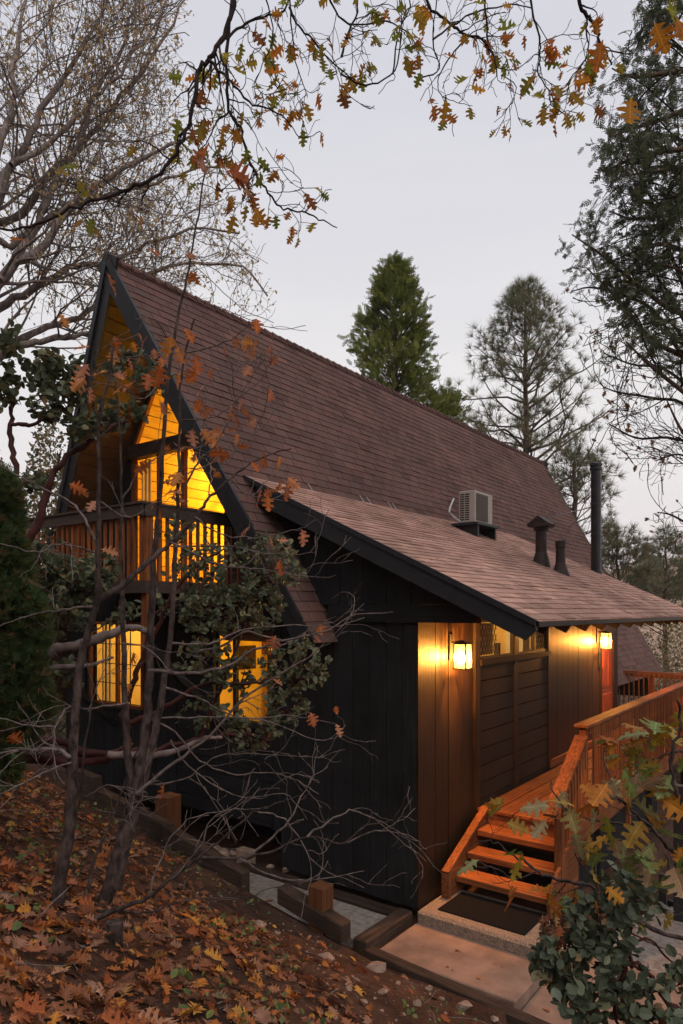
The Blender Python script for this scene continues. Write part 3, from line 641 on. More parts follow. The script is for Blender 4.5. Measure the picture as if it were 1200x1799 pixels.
# ---- air conditioner on the wing roof
AX, AY, AZ = -5.70, 11.66, 1.655
ac = thing('air_conditioner', 'beige split air conditioner unit standing on a black stand on the lower roof', 'air conditioner', (AX - .16, AY + .39, AZ))
m = MB(); m.box(AX - .33, AX, AY, AY + .78, AZ, AZ + .60); m.build('casing', M['acbody'], ac, bevel=.012)
m = MB()
for k in range(12):
    for a in (0, 1): m.box(AX - .30 + a * .105, AX - .30 + a * .105 + .085, AY - .004, AY + .002, AZ + .05 + k * .043, AZ + .05 + k * .043 + .024)
m.build('louver', M['acdark'], ac)
g = boxo('grille', M['acdark'], ac, AX, AX + .006, AY + .07, AY + .56, AZ + .05, AZ + .55)
m = MB()
for k in range(-14, 26):
    a0 = AY + .07 + k * .035; z0 = AZ + .05; a1 = a0 + .34; z1 = AZ + .55
    lo, hi = AY + .07, AY + .56; t0 = max(0, (lo - a0) / .34); t1 = min(1, (hi - a0) / .34)
    if t1 > t0: m.bar((AX + .009, a0 + .34 * t0, z0 + .5 * t0), (AX + .009, a0 + .34 * t1, z0 + .5 * t1), .009, .008, (1, 0, 0))
m.build('grille_bar', M['acgrill'], g)
m = MB(); m.box(AX - .62 + .2, AX + .12, AY - .12, AY + .88, AZ - .055, AZ - .008); m.build('platform', M['trim'], ac)
for y in (AY - .04, AY + .72):
    m = MB(); xa, xb = AX - .38, AX + .08; m.prism([(xa, y, wingz(xa)), (xb, y, wingz(xb)), (xb, y, AZ - .057), (xa, y, AZ - .057)], (0, .06, 0)); m.build('stand_board', M['trim'], ac)
m = MB(); m.tubes(resample([(AX - .28, AY - .02, AZ + .02), (AX - .42, AY - .10, AZ + .15), (AX - .5, AY - .05, AZ + .26), tuple(on_main(797, 876))], 10), np.full(10, .018), 6); m.build('line_set', M['white'], ac)
# ---- wall lanterns
def lantern(y, z, label, s=1):
    t = thing('wall_lantern', label, 'lantern', (XW, y, z), 'lit lanterns on the entry wall')
    boxo('back_plate', M['metal'], t, XW + .002, XW + .018, y - .055 * s, y + .055 * s, z - .02, z + .30 * s)
    x = XW + .17 * s; w_ = .078 * s; wb = .085 * s; h = .31 * s; zb = z - .12
    m = MB()
    for i, j in ((-1, -1), (1, -1), (1, 1), (-1, 1)): m.bar((x + i * wb, y + j * wb, zb), (x + i * w_, y + j * w_, zb + h), .012, .012, (1, 0, 0))
    for zz, q in ((zb, wb), (zb + h, w_)):
        for a, b in (((-1, -1), (1, -1)), ((1, -1), (1, 1)), ((1, 1), (-1, 1)), ((-1, 1), (-1, -1))): m.bar((x + a[0] * q, y + a[1] * q, zz), (x + b[0] * q, y + b[1] * q, zz), .012, .012)
    m.build('frame', M['metal'], t)
    boxo('top_plate', M['metal'], t, x - w_, x + w_, y - w_, y + w_, zb + h + .004, zb + h + .014)
    m = MB(); m.box(x - .03, x + .03, y - .03, y + .03, zb + h + .014, zb + h + .04); m.bar((XW + .018, y, z + .2), (x, y, zb + h + .035), .02, .02); m.build('bracket', M['metal'], t)
    m = MB(); e_ = .004
    for a, b in (((-1, -1), (1, -1)), ((1, -1), (1, 1)), ((1, 1), (-1, 1)), ((-1, 1), (-1, -1))):
        q = lambda p, zz, r: (x + p[0] * r, y + p[1] * r, zz); m.add([q(a, zb + .008, wb - e_), q(b, zb + .008, wb - e_), q(b, zb + h - .008, w_ - e_), q(a, zb + h - .008, w_ - e_)], [(0, 1, 2, 3)])
    m.build('pane', M['lglass'], t)
    m = MB(); m.tubes(P_([[x, y, zb + .07], [x, y, zb + .09], [x, y, zb + .14], [x, y, zb + .18], [x, y, zb + .20]]), P_([.006, .022, .028, .02, .012]), 10, cap=True); m.build('bulb', M['bulb'], t)
    m = MB(); m.tubes(P_([[x, y, zb + .20], [x, y, zb + h]]), P_([.014, .014]), 8); m.build('socket', M['metal'], t)
    lamp('lantern_light', (x, y, zb + .135), LANT, (1, .385, .065), .035)
LANT = 1250
lantern(7.72, -.60, 'lit black glass lantern nearest the corner of the entry wall'); lantern(13.80, -.62, 'lit black glass lantern beside the red door at the far end')
# ================================================================ ground
def base_z(X, Y):
    z = -1.82 - .152 * (X + 3.74) - .50 * (Y - 2.19)
    z = np.where(X > 0, z - .10 * X, z)
    edge = -3.70 - .155 * np.clip(X + 4.2, -9, 0)              # height just behind the timber edging
    z = np.maximum(z, np.where(X < -4.2, edge, -3.70))
    back = np.where(Y > 5.72, -3.66 + np.clip((-9.5 - X) * .12, 0, .8), z)
    t = np.clip((Y - 5.66) / .10, 0, 1); z = z * (1 - t) + back * t
    right = np.clip((X + .4) / 3.0, 0, 1); z = np.where(Y > 5.72, z - right * .9 - np.clip((X + 2.54) / .04, 0, 1) * .32, z)
    far = np.clip((Y - 22) / 60, 0, 1) + np.clip((X - 2) / 40, 0, 1) + np.clip((-X - 16) / 80, 0, 1) * 0
    z = z - np.clip(far, 0, 1) * 9 * (Y > 5.72)
    return z
def ground_z(X, Y):
    X = np.asarray(X, float); Y = np.asarray(Y, float)
    n = .05 * np.sin(1.9 * X + .7 * Y) * np.cos(1.3 * Y - .6 * X) + .03 * np.sin(4.7 * X + 2) * np.sin(5.3 * Y) + .012 * np.sin(13 * X + 5 * Y) * np.sin(11 * Y)
    k = np.where((Y > 5.6) & (Y < 8) & (X > -11), .0, 1.); 
    return base_z(X, Y) + n * k * (Y < 30)
def grid(xs, ys): 
    X, Y = np.meshgrid(xs, ys); Z = ground_z(X, Y); n, k = len(ys), len(xs); V = np.stack([X, Y, Z], -1).reshape(-1, 3)
    i, j = np.meshgrid(np.arange(n - 1), np.arange(k - 1), indexing='ij'); a = i * k + j
    return V, np.stack([a, a + 1, a + k + 1, a + k], -1).reshape(-1, 4)
def warp(a, b, n, c, s): t = np.linspace(-1, 1, n); q = np.sinh(t * 4.5) / np.sinh(4.5); return np.unique(np.concatenate([c + q[q < 0] * (c - a), [c], c + q[q > 0] * (b - c)]))
m_, t_, o_ = newmat('soil'); b_ = princ(t_, o_, .95, .15)
n_ = noise(t_, 3.2, 7); n2_ = noise(t_, 38, 4); n3_ = noise(t_, .7, 3)
c_ = mul(t_, ramp(t_, n_.outputs[0], [(.3, (.032, .016, .011)), (.5, (.065, .033, .021)), (.72, (.105, .057, .038))]), ramp(t_, n2_.outputs[0], [(.3, G(.55)), (.68, G(1.3))]))
t_.links.new(mul(t_, c_, ramp(t_, n3_.outputs[0], [(.35, G(.75)), (.65, G(1.1))])), b_.inputs['Base Color']); bump(t_, b_, n2_.outputs[0], .9, .02); M['soil'] = m_
xs_ = np.unique(np.concatenate([np.linspace(-300, -14, 26), np.linspace(-14, 5, 300), np.linspace(5, 300, 34)]))
ys_ = np.unique(np.concatenate([np.linspace(-60, -1, 14), np.linspace(-1, 8, 170), np.linspace(8, 30, 30), np.linspace(30, 430, 26)]))
m = MB(); v_, f_ = grid(xs_, ys_); m.add(v_, f_, .5); ground = m.build('ground', M['soil'], smooth=True, kind='structure')
# ---------------------------------------------------------------- walk and landing
path = bpy.data.objects.new('path', None); COL.objects.link(path); path['kind'] = 'structure'; path.location = (-3.5, 6.4, -3.7)
boxo('concrete_slab', M['conc'], path, -4.09, -2.53, 6.02, 6.90, -3.80, -3.62, bevel=.012)
boxo('concrete_slab', M['conc'], path, -2.52, -1.35, 6.02, 7.6, -3.90, -3.74, bevel=.012)
boxo('concrete_slab', M['conc'], path, -1.34, .6, 5.2, 8.6, -4.0, -3.88, bevel=.012); boxo('concrete_slab', M['conc'], path, -.88, 1.6, 8.62, 10.6, -4.1, -3.98, bevel=.012)
boxo('concrete_slab', M['concb'], path, -2.3, -.9, 7.62, 9.4, -3.95, -3.80, bevel=.012)
boxo('concrete_slab', M['concb'], path, -2.0, -.4, 9.42, 10.9, -4.1, -3.95, bevel=.012)
boxo('concrete_slab', M['concb'], path, -6.88, -4.33, 5.98, 6.66, -3.70, -3.55, bevel=.01)
land = boxo('concrete_step', M['agg'], None, -4.085, -2.42, 6.84, 7.72, -3.70, -3.47, bevel=.03); land['kind'] = 'structure'
d = tag(boxo('door_mat', M['mat'], None, -3.885, -2.835, 6.99, 7.60, -3.468, -3.455), 'black rubber mat lying on the concrete step below the stairs', 'door mat')
# ---------------------------------------------------------------- entry deck
deck = thing('entry_deck', 'red stained wooden deck with railing and stairs beside the entry wall', 'deck', (-3.4, 10, -3.6))
DZ = -2.64
x = XW + .035; w4 = (-2.80 - x) / 5
for k in range(5): boxo('deck_board', M['redy'], deck, x + k * w4 + .008, x + (k + 1) * w4 - .008, 8.40 - .012 * RS.rand(), 15.3, DZ - .035, DZ)
for k in range(14): boxo('deck_board', M['redy'], deck, -6.0 + k * .23 + .004, -6.0 + (k + 1) * .23 - .004, 15.36, 17.9, DZ - .035, DZ)
boxo('riser', M['redx'], deck, -3.93, -2.79, 8.42, 8.45, -2.88, DZ - .037)
for y, z in ((8.10, -2.83), (7.82, -3.04), (7.53, -3.245)): boxo('tread', M['redx'], deck, -3.935, -2.785, y, y + .30, z - .075, z, bevel=.006)
m = MB(); m.prism([(-2.78, 7.50, -3.47), (-2.78, 7.50, -3.16), (-2.78, 8.40, -2.66), (-2.78, 8.46, -2.9), (-2.78, 8.46, -3.47)], (.04, 0, 0)); m.build('stringer', M['redy'], deck)
m = MB(); m.prism([(-3.985, 7.36, -3.47), (-3.985, 7.36, -3.17), (-3.985, 8.42, -2.66), (-3.985, 8.46, -2.72), (-3.985, 8.46, -3.47)], (.045, 0, 0)); m.build('stringer', M['redy'], deck)
m = MB(); m.bar((-3.965, 7.32, -3.155), (-3.965, 8.44, -2.625), .10, .035, (0, 0, 1)); m.bar((-3.965, 7.345, -3.47), (-3.965, 7.345, -3.17), .10, .05, (0, 1, 0)); m.build('stringer_cap', M['redy'], deck)
boxo('rim_board', M['redy'], deck, -2.795, -2.755, 8.46, 17.9, -2.90, DZ - .002); boxo('crawl_skirt', M['blkx'], deck, -4.07, -2.80, 8.47, 8.50, -3.7, -2.69)
RC = -1.48
boxo('rail_cap', M['redy'], deck, -2.955, -2.765, 8.93, 17.75, RC - .04, RC, bevel=.005)
for y in (9.02, 11.15, 13.3, 15.5): boxo('post', M['redz'], deck, -2.90, -2.81, y - .045, y + .045, -3.3, RC - .042)
boxo('rail_board', M['redy'], deck, -2.81, -2.79, 9.08, 17.7, RC - .13, RC - .045)
mb_ = MB(); mb_.box(-.015, .015, -.014, .014, -1.22, 0); bme = mb_.mesh('baluster', M['redz'])
y = 9.16
while y < 17.6:
    if min(abs(y - q) for q in (11.15, 13.3, 15.5)) > .07: place('baluster', bme, (-2.77, y, RC - .05), deck)
    y += .112
# sloping stair rail
m = MB(); m.bar((-2.86, 7.80, -2.385), (-2.86, 8.95, -1.63), .16, .038, (0, 0, 1)); m.build('stair_rail', M['redy'], deck)
boxo('post', M['redz'], deck, -2.82, -2.73, 7.84, 7.93, -3.47, -2.42)
for k in range(9):
    y = 8.02 + k * .105; zt = -2.40 + (y - 7.8) * .6565 - .02; boxo('baluster', M['redz'], deck, -2.80, -2.766, y - .017, y + .017, zt - .98, zt)
# far railing
boxo('rail_cap', M['redx'], deck, -5.2, -2.96, 17.70, 17.84, RC - .04, RC); boxo('rail_board', M['redx'], deck, -5.2, -2.9, 17.69, 17.71, RC - .14, RC - .045)
boxo('post', M['redz'], deck, -4.05, -3.96, 17.72, 17.81, DZ, RC - .05)
for k in range(19): place('baluster', bme, (-4.95 + k * .115, 17.66, RC - .05), deck)
for x, y in ((-2.86, 9.6), (-2.86, 12.5), (-2.86, 15.6), (-4.8, 17.6)): boxo('support_post', M['blkz'], deck, x - .07, x + .07, y - .07, y + .07, -6.5, DZ - .04)
# skirt of black boards under the deck with a small window
for k in range(16):
    y0 = 8.7 + k * .28; boxo('skirt_board', M['blkz'], deck, -2.90, -2.87, y0 + .004, y0 + .276, -4.3, -2.92)
# dark metal garden gate lower down
gate = thing('metal_fence', 'black metal fence with square posts below the deck', 'fence', (-1.0, 9.5, -4.0))
for (u, v0, v1, dd, hw) in ((1165, 1535, 1610, 9.0, .045), (1196, 1380, 1680, 8.4, .07), (1127, 1530, 1600, 9.6, .03)):
    a = PX(u, v0, dd); b = PX(u, v1, dd); boxo('post', M['trim'], gate, a[0] - hw, a[0] + hw, a[1] - hw, a[1] + hw, b[2] - .2, a[2])
a = PX(1127, 1546, 9.6); b = PX(1200, 1560, 8.9)
m = MB(); m.bar((a[0], a[1], a[2] - .15), (b[0] + .2, b[1], a[2] - .15), .05, .09); m.build('rail', M['trim'], gate)
sh = thing('pale_window_shed', 'black shed beyond the fence, its window reflection painted plain pale grey', 'shed', tuple(PX(1160, 1600, 12)))
q0 = PX(1128, 1527, 12); q1 = PX(1192, 1545, 11.4); zt, zb = q0[2] + .0, q0[2] - .16
bx0 = min(q0[0], q1[0]); m = MB(); m.box(q0[0] - .9, q1[0] + .8, q0[1] + .05, q0[1] + 1.6, -6.2, q0[2] + .35); m.build('wall', M['blkx'], sh)
m = MB(); m.box(q0[0], q0[0] + .30, q0[1], q0[1] + .045, zb, zt); m.box(q0[0] + .42, q0[0] + .62, q0[1], q0[1] + .045, zb, zt); m.build('window', M['white'], sh)  # plain pale paint stands in for grey glass reflecting the sky
# ---------------------------------------------------------------- landscape timbers
def timber(u0, v0, u1, v1, Y, h, d, label):
    a = ray(u0, v0); a = a * (Y / a[1]); b = ray(u1, v1); b = b * (Y / b[1]); m = MB()
    m.prism([(a[0], Y, a[2]), (b[0], Y, b[2]), (b[0], Y, b[2] - h), (a[0], Y, a[2] - h)], (0, d, 0)); o = m.build('landscape_timber', M['timx'], None, bevel=.012); o.location = (0, 0, 0)
    return tag(o, label, 'timber', 'timbers edging the slope')
timber(128, 1352, 165, 1366, 5.62, .35, .14, 'short landscape timber at the far left end of the edging')
timber(165, 1385, 292, 1450, 5.66, .32, .14, 'dark landscape timber running left of the near-house orange post')
timber(284, 1450, 425, 1535, 5.64, .30, .14, 'middle landscape timber beginning under the orange lit post')
timber(486, 1558, 600, 1627, 5.60, .19, .17, 'thick square timber ending below the short wooden post')
timber(640, 1668, 1010, 1832, 5.86, .30, .13, 'long reddish timber along the front edge of the pink walk')
o = boxo('landscape_timber', M['timy'], None, -4.32, -4.14, 5.92, 6.86, -3.75, -3.50, bevel=.015); tag(o, 'mossy timber lying across the walk at the house corner', 'timber', 'timbers edging the slope')
o = boxo('landscape_timber', M['timx'], None, -6.9, -4.34, 6.67, 6.86, -3.75, -3.52, bevel=.01); tag(o, 'long weathered board between grey walk and black wall', 'timber', 'timbers edging the slope')
def tpost(u0, u1, v0, v1, Y, label):
    a = ray(u0, v0); a = a * (Y / a[1]); b = ray(u1, v0); b = b * (Y / b[1]); c = ray(u0, v1); c = c * (Y / c[1]); wd = b[0] - a[0]
    o = boxo('timber_post', M['dkred'], None, a[0], a[0] + wd * .62, Y, Y + wd * .62, c[2] - .2, a[2], bevel=.008); tag(o, label, 'post', 'short posts on the timber edging')
tpost(272, 306, 1397, 1450, 5.82, 'short orange lit post between the sapling trunks and the wall')
tpost(541, 582, 1555, 1606, 5.62, 'short reddish post standing at the grey walk edge')
# rocks
def rock(loc, s, label, grp='rocks on the bare soil', name='rock', mat='rock', box=False):
    v = norm(RS.randn(26, 3)); v = v * (1 + .15 * RS.randn(26, 1)); import mathutils
    me = bpy.data.meshes.new(name); import bmesh; bm = bmesh.new()
    for p in v: bm.verts.new(tuple(p * s * np.array([1, .8, .55])))
    r = bmesh.ops.convex_hull(bm, input=bm.verts); bmesh.ops.delete(bm, geom=[g for g in r['geom_interior'] if isinstance(g, bmesh.types.BMVert)], context='VERTS')
    bm.to_mesh(me); bm.free(); me.materials.append(M[mat]); o = bpy.data.objects.new(name, me); COL.objects.link(o); o.location = loc; o.rotation_euler = (RS.rand() * .4, RS.rand() * .4, RS.rand() * 6)
    return tag(o, label, 'rock', grp)
def on_ground(u, v, it=26):
    lo, hi = .5, 60.; q = ray(u, v)
    for d in np.arange(1., 60, .1):
        p = q * d
        if p[2] < ground_z(p[0], p[1]): hi = d; lo = d - .1; break
    for _ in range(it):
        d = (lo + hi) / 2; p = q * d
        if p[2] < ground_z(p[0], p[1]): hi = d
        else: lo = d
    return q * hi
RK = [(660, 1702, 24, 'largest flat grey rock at the walk timber'), (575, 1683, 15, 'small pinkish flat stone lying on bare soil'), (486, 1640, 8, 'tiny pale stone near the sapling twigs'), (815, 1768, 17, 'pale pink rock by the long timber'), (752, 1738, 9, 'small rounded stone up the dirt from the long timber'),
      (732, 1765, 12, 'beige cobble on the dirt near the bottom edge'), (670, 1745, 11, 'brown stone halfway down the dirt'), (627, 1722, 7, 'pebble beside the largest rock'), (776, 1755, 7, 'pale pebble between two larger stones'), (612, 1738, 7, 'dark pebble in the leaves left of the dirt'), (870, 1790, 9, 'grey stone at the bottom end of the long timber'), (455, 1625, 14, 'rough rock half buried under the twigs'), (640, 1760, 8, 'small reddish stone among scattered leaves'), (700, 1728, 6, 'little stone close to the timber'), (590, 1700, 5, 'tiny stone below the pinkish one')]
for u, v, px_, lb in RK:
    p = on_ground(u, v); f = proj(p)[2]; rock(p, px_ / 1200 * f, lb)
for i, (x, lb) in enumerate(((-7.6, 'rounded cobble at the left of the dark crawl space'), (-7.38, 'brown cobble second under the siding'), (-7.18, 'squat cobble beside the paver block'), (-6.45, 'small rubble stone right of the paver block'), (-6.2, 'flat rubble stone at the wall foot'))): rock((x, 6.95 - .05 * (i % 2), -3.52), .11 if i < 3 else .07, lb, 'stones under the siding')
tag(boxo('paver_block', M['rock'], None, -7.02, -6.76, 6.80, 6.95, -3.60, -3.36, bevel=.012), 'square pinkish paver block standing under the siding', 'block')
# ---------------------------------------------------------------- loft balcony
bal = thing('balcony', 'wooden balcony with dark rail and orange lit pickets below the loft glass', 'balcony', (-8.5, 6, .2))
BX0, BX1, BY = -10.1, -6.94, 5.16; BT = 1.335
boxo('rail_cap', M['dkbrown'], bal, BX0, BX1 + .03, BY - .03, BY + .12, BT - .03, BT); boxo('rail_board', M['dkbrown'], bal, BX0, BX1, BY - .01, BY + .03, BT - .17, BT - .032)
boxo('rail_cap', M['dkbrown'], bal, BX1 - .11, BX1 + .03, BY + .12, 6.98, BT - .03, BT); boxo('rail_board', M['dkbrown'], bal, BX1 - .02, BX1 + .02, BY + .035, 6.98, BT - .17, BT - .032)
boxo('rim_board', M['dkbrown'], bal, BX0, BX1 + .01, BY - .02, BY + .03, .22, .37); boxo('rim_board', M['dkbrown'], bal, BX1 - .03, BX1 + .01, BY + .035, 6.98, .22, .37)
for k in range(22): boxo('floor_board', M['redx'], bal, BX0 + .01, BX1 - .04, BY + .04 + k * .083, BY + .04 + k * .083 + .078, .30, .34)
for x in np.arange(BX0 + .06, BX1 - .08, .125): boxo('picket', M['redz'], bal, x, x + .045, BY + .035, BY + .06, .34, BT - .035)
for y in np.arange(BY + .14, 6.9, .125): boxo('picket', M['redz'], bal, BX1 - .05, BX1 - .025, y, y + .045, .34, BT - .035)
for x in (BX0 + .05, BX1 - .05):
    boxo('post', M['redz'], bal, x - .05, x + .05, BY + .062, BY + .16, -.50, BT - .035)
    m = MB(); m.bar((x, BY + .14, -.42), (x, 6.90, -1.9), .09, .09, (0, 0, 1)); m.build('brace', M['blky'], bal)
boxo('post', M['redz'], bal, -8.57, -8.47, BY + .062, BY + .16, .34, BT - .035)
# ================================================================ vegetation
def lv(mats): return [[b[0], b[1]] for b in mats]
LMESH = {}
def leafmesh(key, base, mat, nm='leaf'):
    k = (key, mat)
    if k not in LMESH:
        m = MB(); m.add(base[0], base[1][0], 0.); LMESH[k] = m.mesh(nm, M[mat])
    return LMESH[k]
from mathutils import Matrix
def leafobjs(par, mat, locs, Rm, lod=LEAF_HI, key='hi', name='leaf', limit=300):
    """large leaves: each one an object on shared mesh data"""
    f = proj(locs)[2]; order = np.argsort(f); wo = worg(par); far = MB()
    for n_, i in enumerate(order):
        b = lod[i % len(lod)]
        if n_ < limit:
            o = bpy.data.objects.new(name, leafmesh(key + str(i % len(lod)), b, mat)); COL.objects.link(o); o.parent = par
            mt = Matrix.Identity(4)
            for r in range(3):
                for c in range(3): mt[r][c] = Rm[i][r][c]
                mt[r][3] = locs[i][r] - wo[r]
            o.matrix_local = mt
        else: far.inst(b[0], b[1], Rm[i:i + 1], locs[i:i + 1])
    if len(order) > limit: far.build('leaves', M[mat], par, kind='stuff')
def taper(r0, r1, n, K=1): return np.repeat(np.linspace(r0, r1, n)[None], K, 0)
def sub(P, R, per, t0, t1, ang, ln, n, wig, up=0, rr=.5, rend=.25, lmul=None):
    S, D, r, k, t = along(P, R, per, t0, t1, ang, up); L_ = ln * (.55 + .9 * RS.rand(len(S))) * (1 - .45 * t)
    Q = grow(S, D, L_, n, wig, up * .2); return Q, (r * rr)[:, None] * np.linspace(1, rend, n)[None]
def keep(Q, R, poly=None, zmin=None):
    u, v, f = proj(Q[:, -1]); k = np.ones(len(Q), bool)
    if poly is not None: j = 14 * np.sqrt(12 / np.maximum(f, 3)); k &= inpoly(u + RS.randn(len(u)) * j, v + RS.randn(len(u)) * j, poly)
    return Q[k], R[k]
def hooks(n, spread=1): return None
# ---------------- sprigs
def needle_tuft(n=26, ln=1., w_=.022, cone=1.25):
    v, q = [], []
    for i in range(n):
        a = RS.rand() * 6.283; c = cone * math.sqrt(RS.rand()); d = P_([math.cos(c), math.sin(c) * math.cos(a), math.sin(c) * math.sin(a)]); s_ = norm(np.cross(d, RS.randn(3))) * w_
        o_ = P_([.25 * RS.rand(), 0, 0]); l_ = ln * (.7 + .4 * RS.rand()); k = len(v); v += [o_ - s_, o_ + s_, o_ + d * l_]; q.append((k, k + 1, k + 2))
    return np.array(v), [np.array(q)]
def spray(n=9, w_=.05, flat=.25):
    v, q = [], []
    def spike(a, b, w):
        d = norm(b - a); s_ = norm(np.cross(d, P_([.15, .2, 1.]))) * w; k = len(v); v.extend([a - s_ * .6, a + s_ * .6, (a + b) / 2 + s_, b, (a + b) / 2 - s_]); q.append((k, k + 1, k + 2, k + 4)); tq.append((k + 4, k + 2, k + 3))
    tq = []
    ax = lambda t: P_([t, 0, -.12 * t * t])
    spike(ax(0), ax(1.), w_ * .6)
    for i in range(n):
        t = .1 + .8 * i / n; sg = 1 if i % 2 else -1; ln = (1 - t * .7) * (.35 + .15 * RS.rand()); a = ax(t); b = a + P_([.75 * ln, sg * ln * .8, flat * (RS.rand() - .5) * ln]); spike(a, b, w_)
        c = (a + b) / 2; spike(c, c + P_([.3 * ln, -sg * .05 * ln + sg * .1, .15 * (RS.rand() - .5)]), w_ * .8)
    return np.array(v), [np.array(q), np.array(tq)]
TUFT = [needle_tuft(30, 1., .02, 1.3), needle_tuft(24, 1., .022, 1.05)]; SPR = [spray(9), spray(8, .06, .6)]
JUN = [needle_tuft(16, 1., .045, .75)]
def scatter(m, bases, locs, dirs, size, jit=.6, up=None):
    R_ = frames(dirs, size, up, jit); idx = RS.randint(0, len(bases), len(locs))
    for b in range(len(bases)):
        k = idx == b; m.inst(bases[b][0], bases[b][1], R_[k], locs[k])
# ---------------- big grey oak behind the house, left
oak = thing('oak_tree', 'large grey oak with spreading limbs and small golden leaves behind the house peak', 'tree', tuple(PX(-120, 1150, 17)))
limbs = [([(-120, 1150), (-110, 950), (-90, 800), (-60, 700), (-30, 560), (0, 490), (38, 458), (75, 430), (120, 372), (175, 325), (240, 282), (300, 255), (350, 230)], 17, .30),
  ([(-60, 700), (-50, 560), (-25, 400), (0, 340), (20, 290), (52, 245), (72, 195), (110, 140), (150, 82), (185, 10), (200, -60)], 16.5, .20),
  ([(-50, 560), (-30, 400), (0, 260), (18, 190), (28, 100), (42, 0), (50, -70)], 16, .15),
  ([(-25, 400), (30, 380), (80, 320), (130, 268), (200, 190), (262, 110), (310, 30), (340, -50)], 17.5, .15),
  ([(-60, 700), (-20, 640), (25, 612), (70, 600), (120, 592), (170, 578), (230, 560), (290, 520)], 18, .17),
  ([(-20, 640), (30, 600), (62, 582), (110, 566), (160, 548), (220, 500), (290, 470), (350, 462), (430, 470), (470, 520)], 18.5, .14),
  ([(-30, 560), (20, 528), (70, 500), (130, 466), (190, 462), (260, 430), (340, 400), (420, 410)], 18, .14),
  ([(-25, 400), (20, 430), (80, 380), (150, 352), (240, 330), (330, 300), (390, 290)], 17, .11),
  ([(20, 290), (60, 270), (130, 210), (190, 150), (240, 90), (290, 20)], 16.5, .09),
  ([(0, 490), (60, 410), (90, 330), (140, 250), (160, 180), (210, 90), (240, 0)], 17, .12)]
mk = [(-260, -200), (345, -200), (330, 60), (322, 120), (350, 150), (395, 215), (400, 290), (385, 330), (432, 395), (470, 430), (486, 540), (470, 600), (300, 760), (150, 850), (-260, 900)]
tr = MB(); allP = []
LP = []
for pts, d, r0 in limbs:
    P = pxline(pts, d, d + RS.rand() * 1.5, 26); P[1:-1] += RS.randn(24, 3) * .035; R = (.025 + (r0 * .88 - .025) * np.linspace(1, 0, 26) ** 1.3) * (1 + .06 * RS.randn(26)); tr.tubes(P, R, 8); LP.append((P, R))
tr.build('trunk', M['oakbark'], oak, smooth=True)
P = np.array([a for a, b in LP]); R = np.array([b for a, b in LP])
b1, r1 = sub(P, R, 26, .22, 1, .85, 3.6, 9, .16, .10, .34, .25); b1, r1 = keep(b1, r1, mk)
b2, r2 = sub(b1, r1, 6, .15, 1, .8, 1.7, 6, .22, .08, .5, .3); b2, r2 = keep(b2, r2, mk)
b3, r3 = sub(b2, np.maximum(r2, .006), 3, .1, 1, .8, .75, 5, .3, .05, .55, .5); b3, r3 = keep(b3, r3, mk)
m = MB(); m.tubes(b1, np.maximum(r1, .012), 5); m.tubes(b2, np.maximum(r2, .007), 4); m.build('branches', M['oakbark'], oak, kind='stuff', smooth=True)
m = MB(); m.tubes(b3, np.maximum(r3, .0045), 3); m.build('twigs', M['greytwig'], oak, kind='stuff')
m = MB(); Q = np.concatenate([b3[:, -1], b3[:, 2], b3[:, 3]]); k = RS.rand(len(Q)) < .85; Q = Q[k]; Q = Q + RS.randn(*Q.shape) * .05
m.inst(RHOMB[0], RHOMB[1], frames(sph(len(Q)), .07 + .08 * RS.rand(len(Q))), Q); m.build('leaves', M['l_gold'], oak, kind='stuff')
print('oak twigs', len(b3), 'leaves', len(Q))
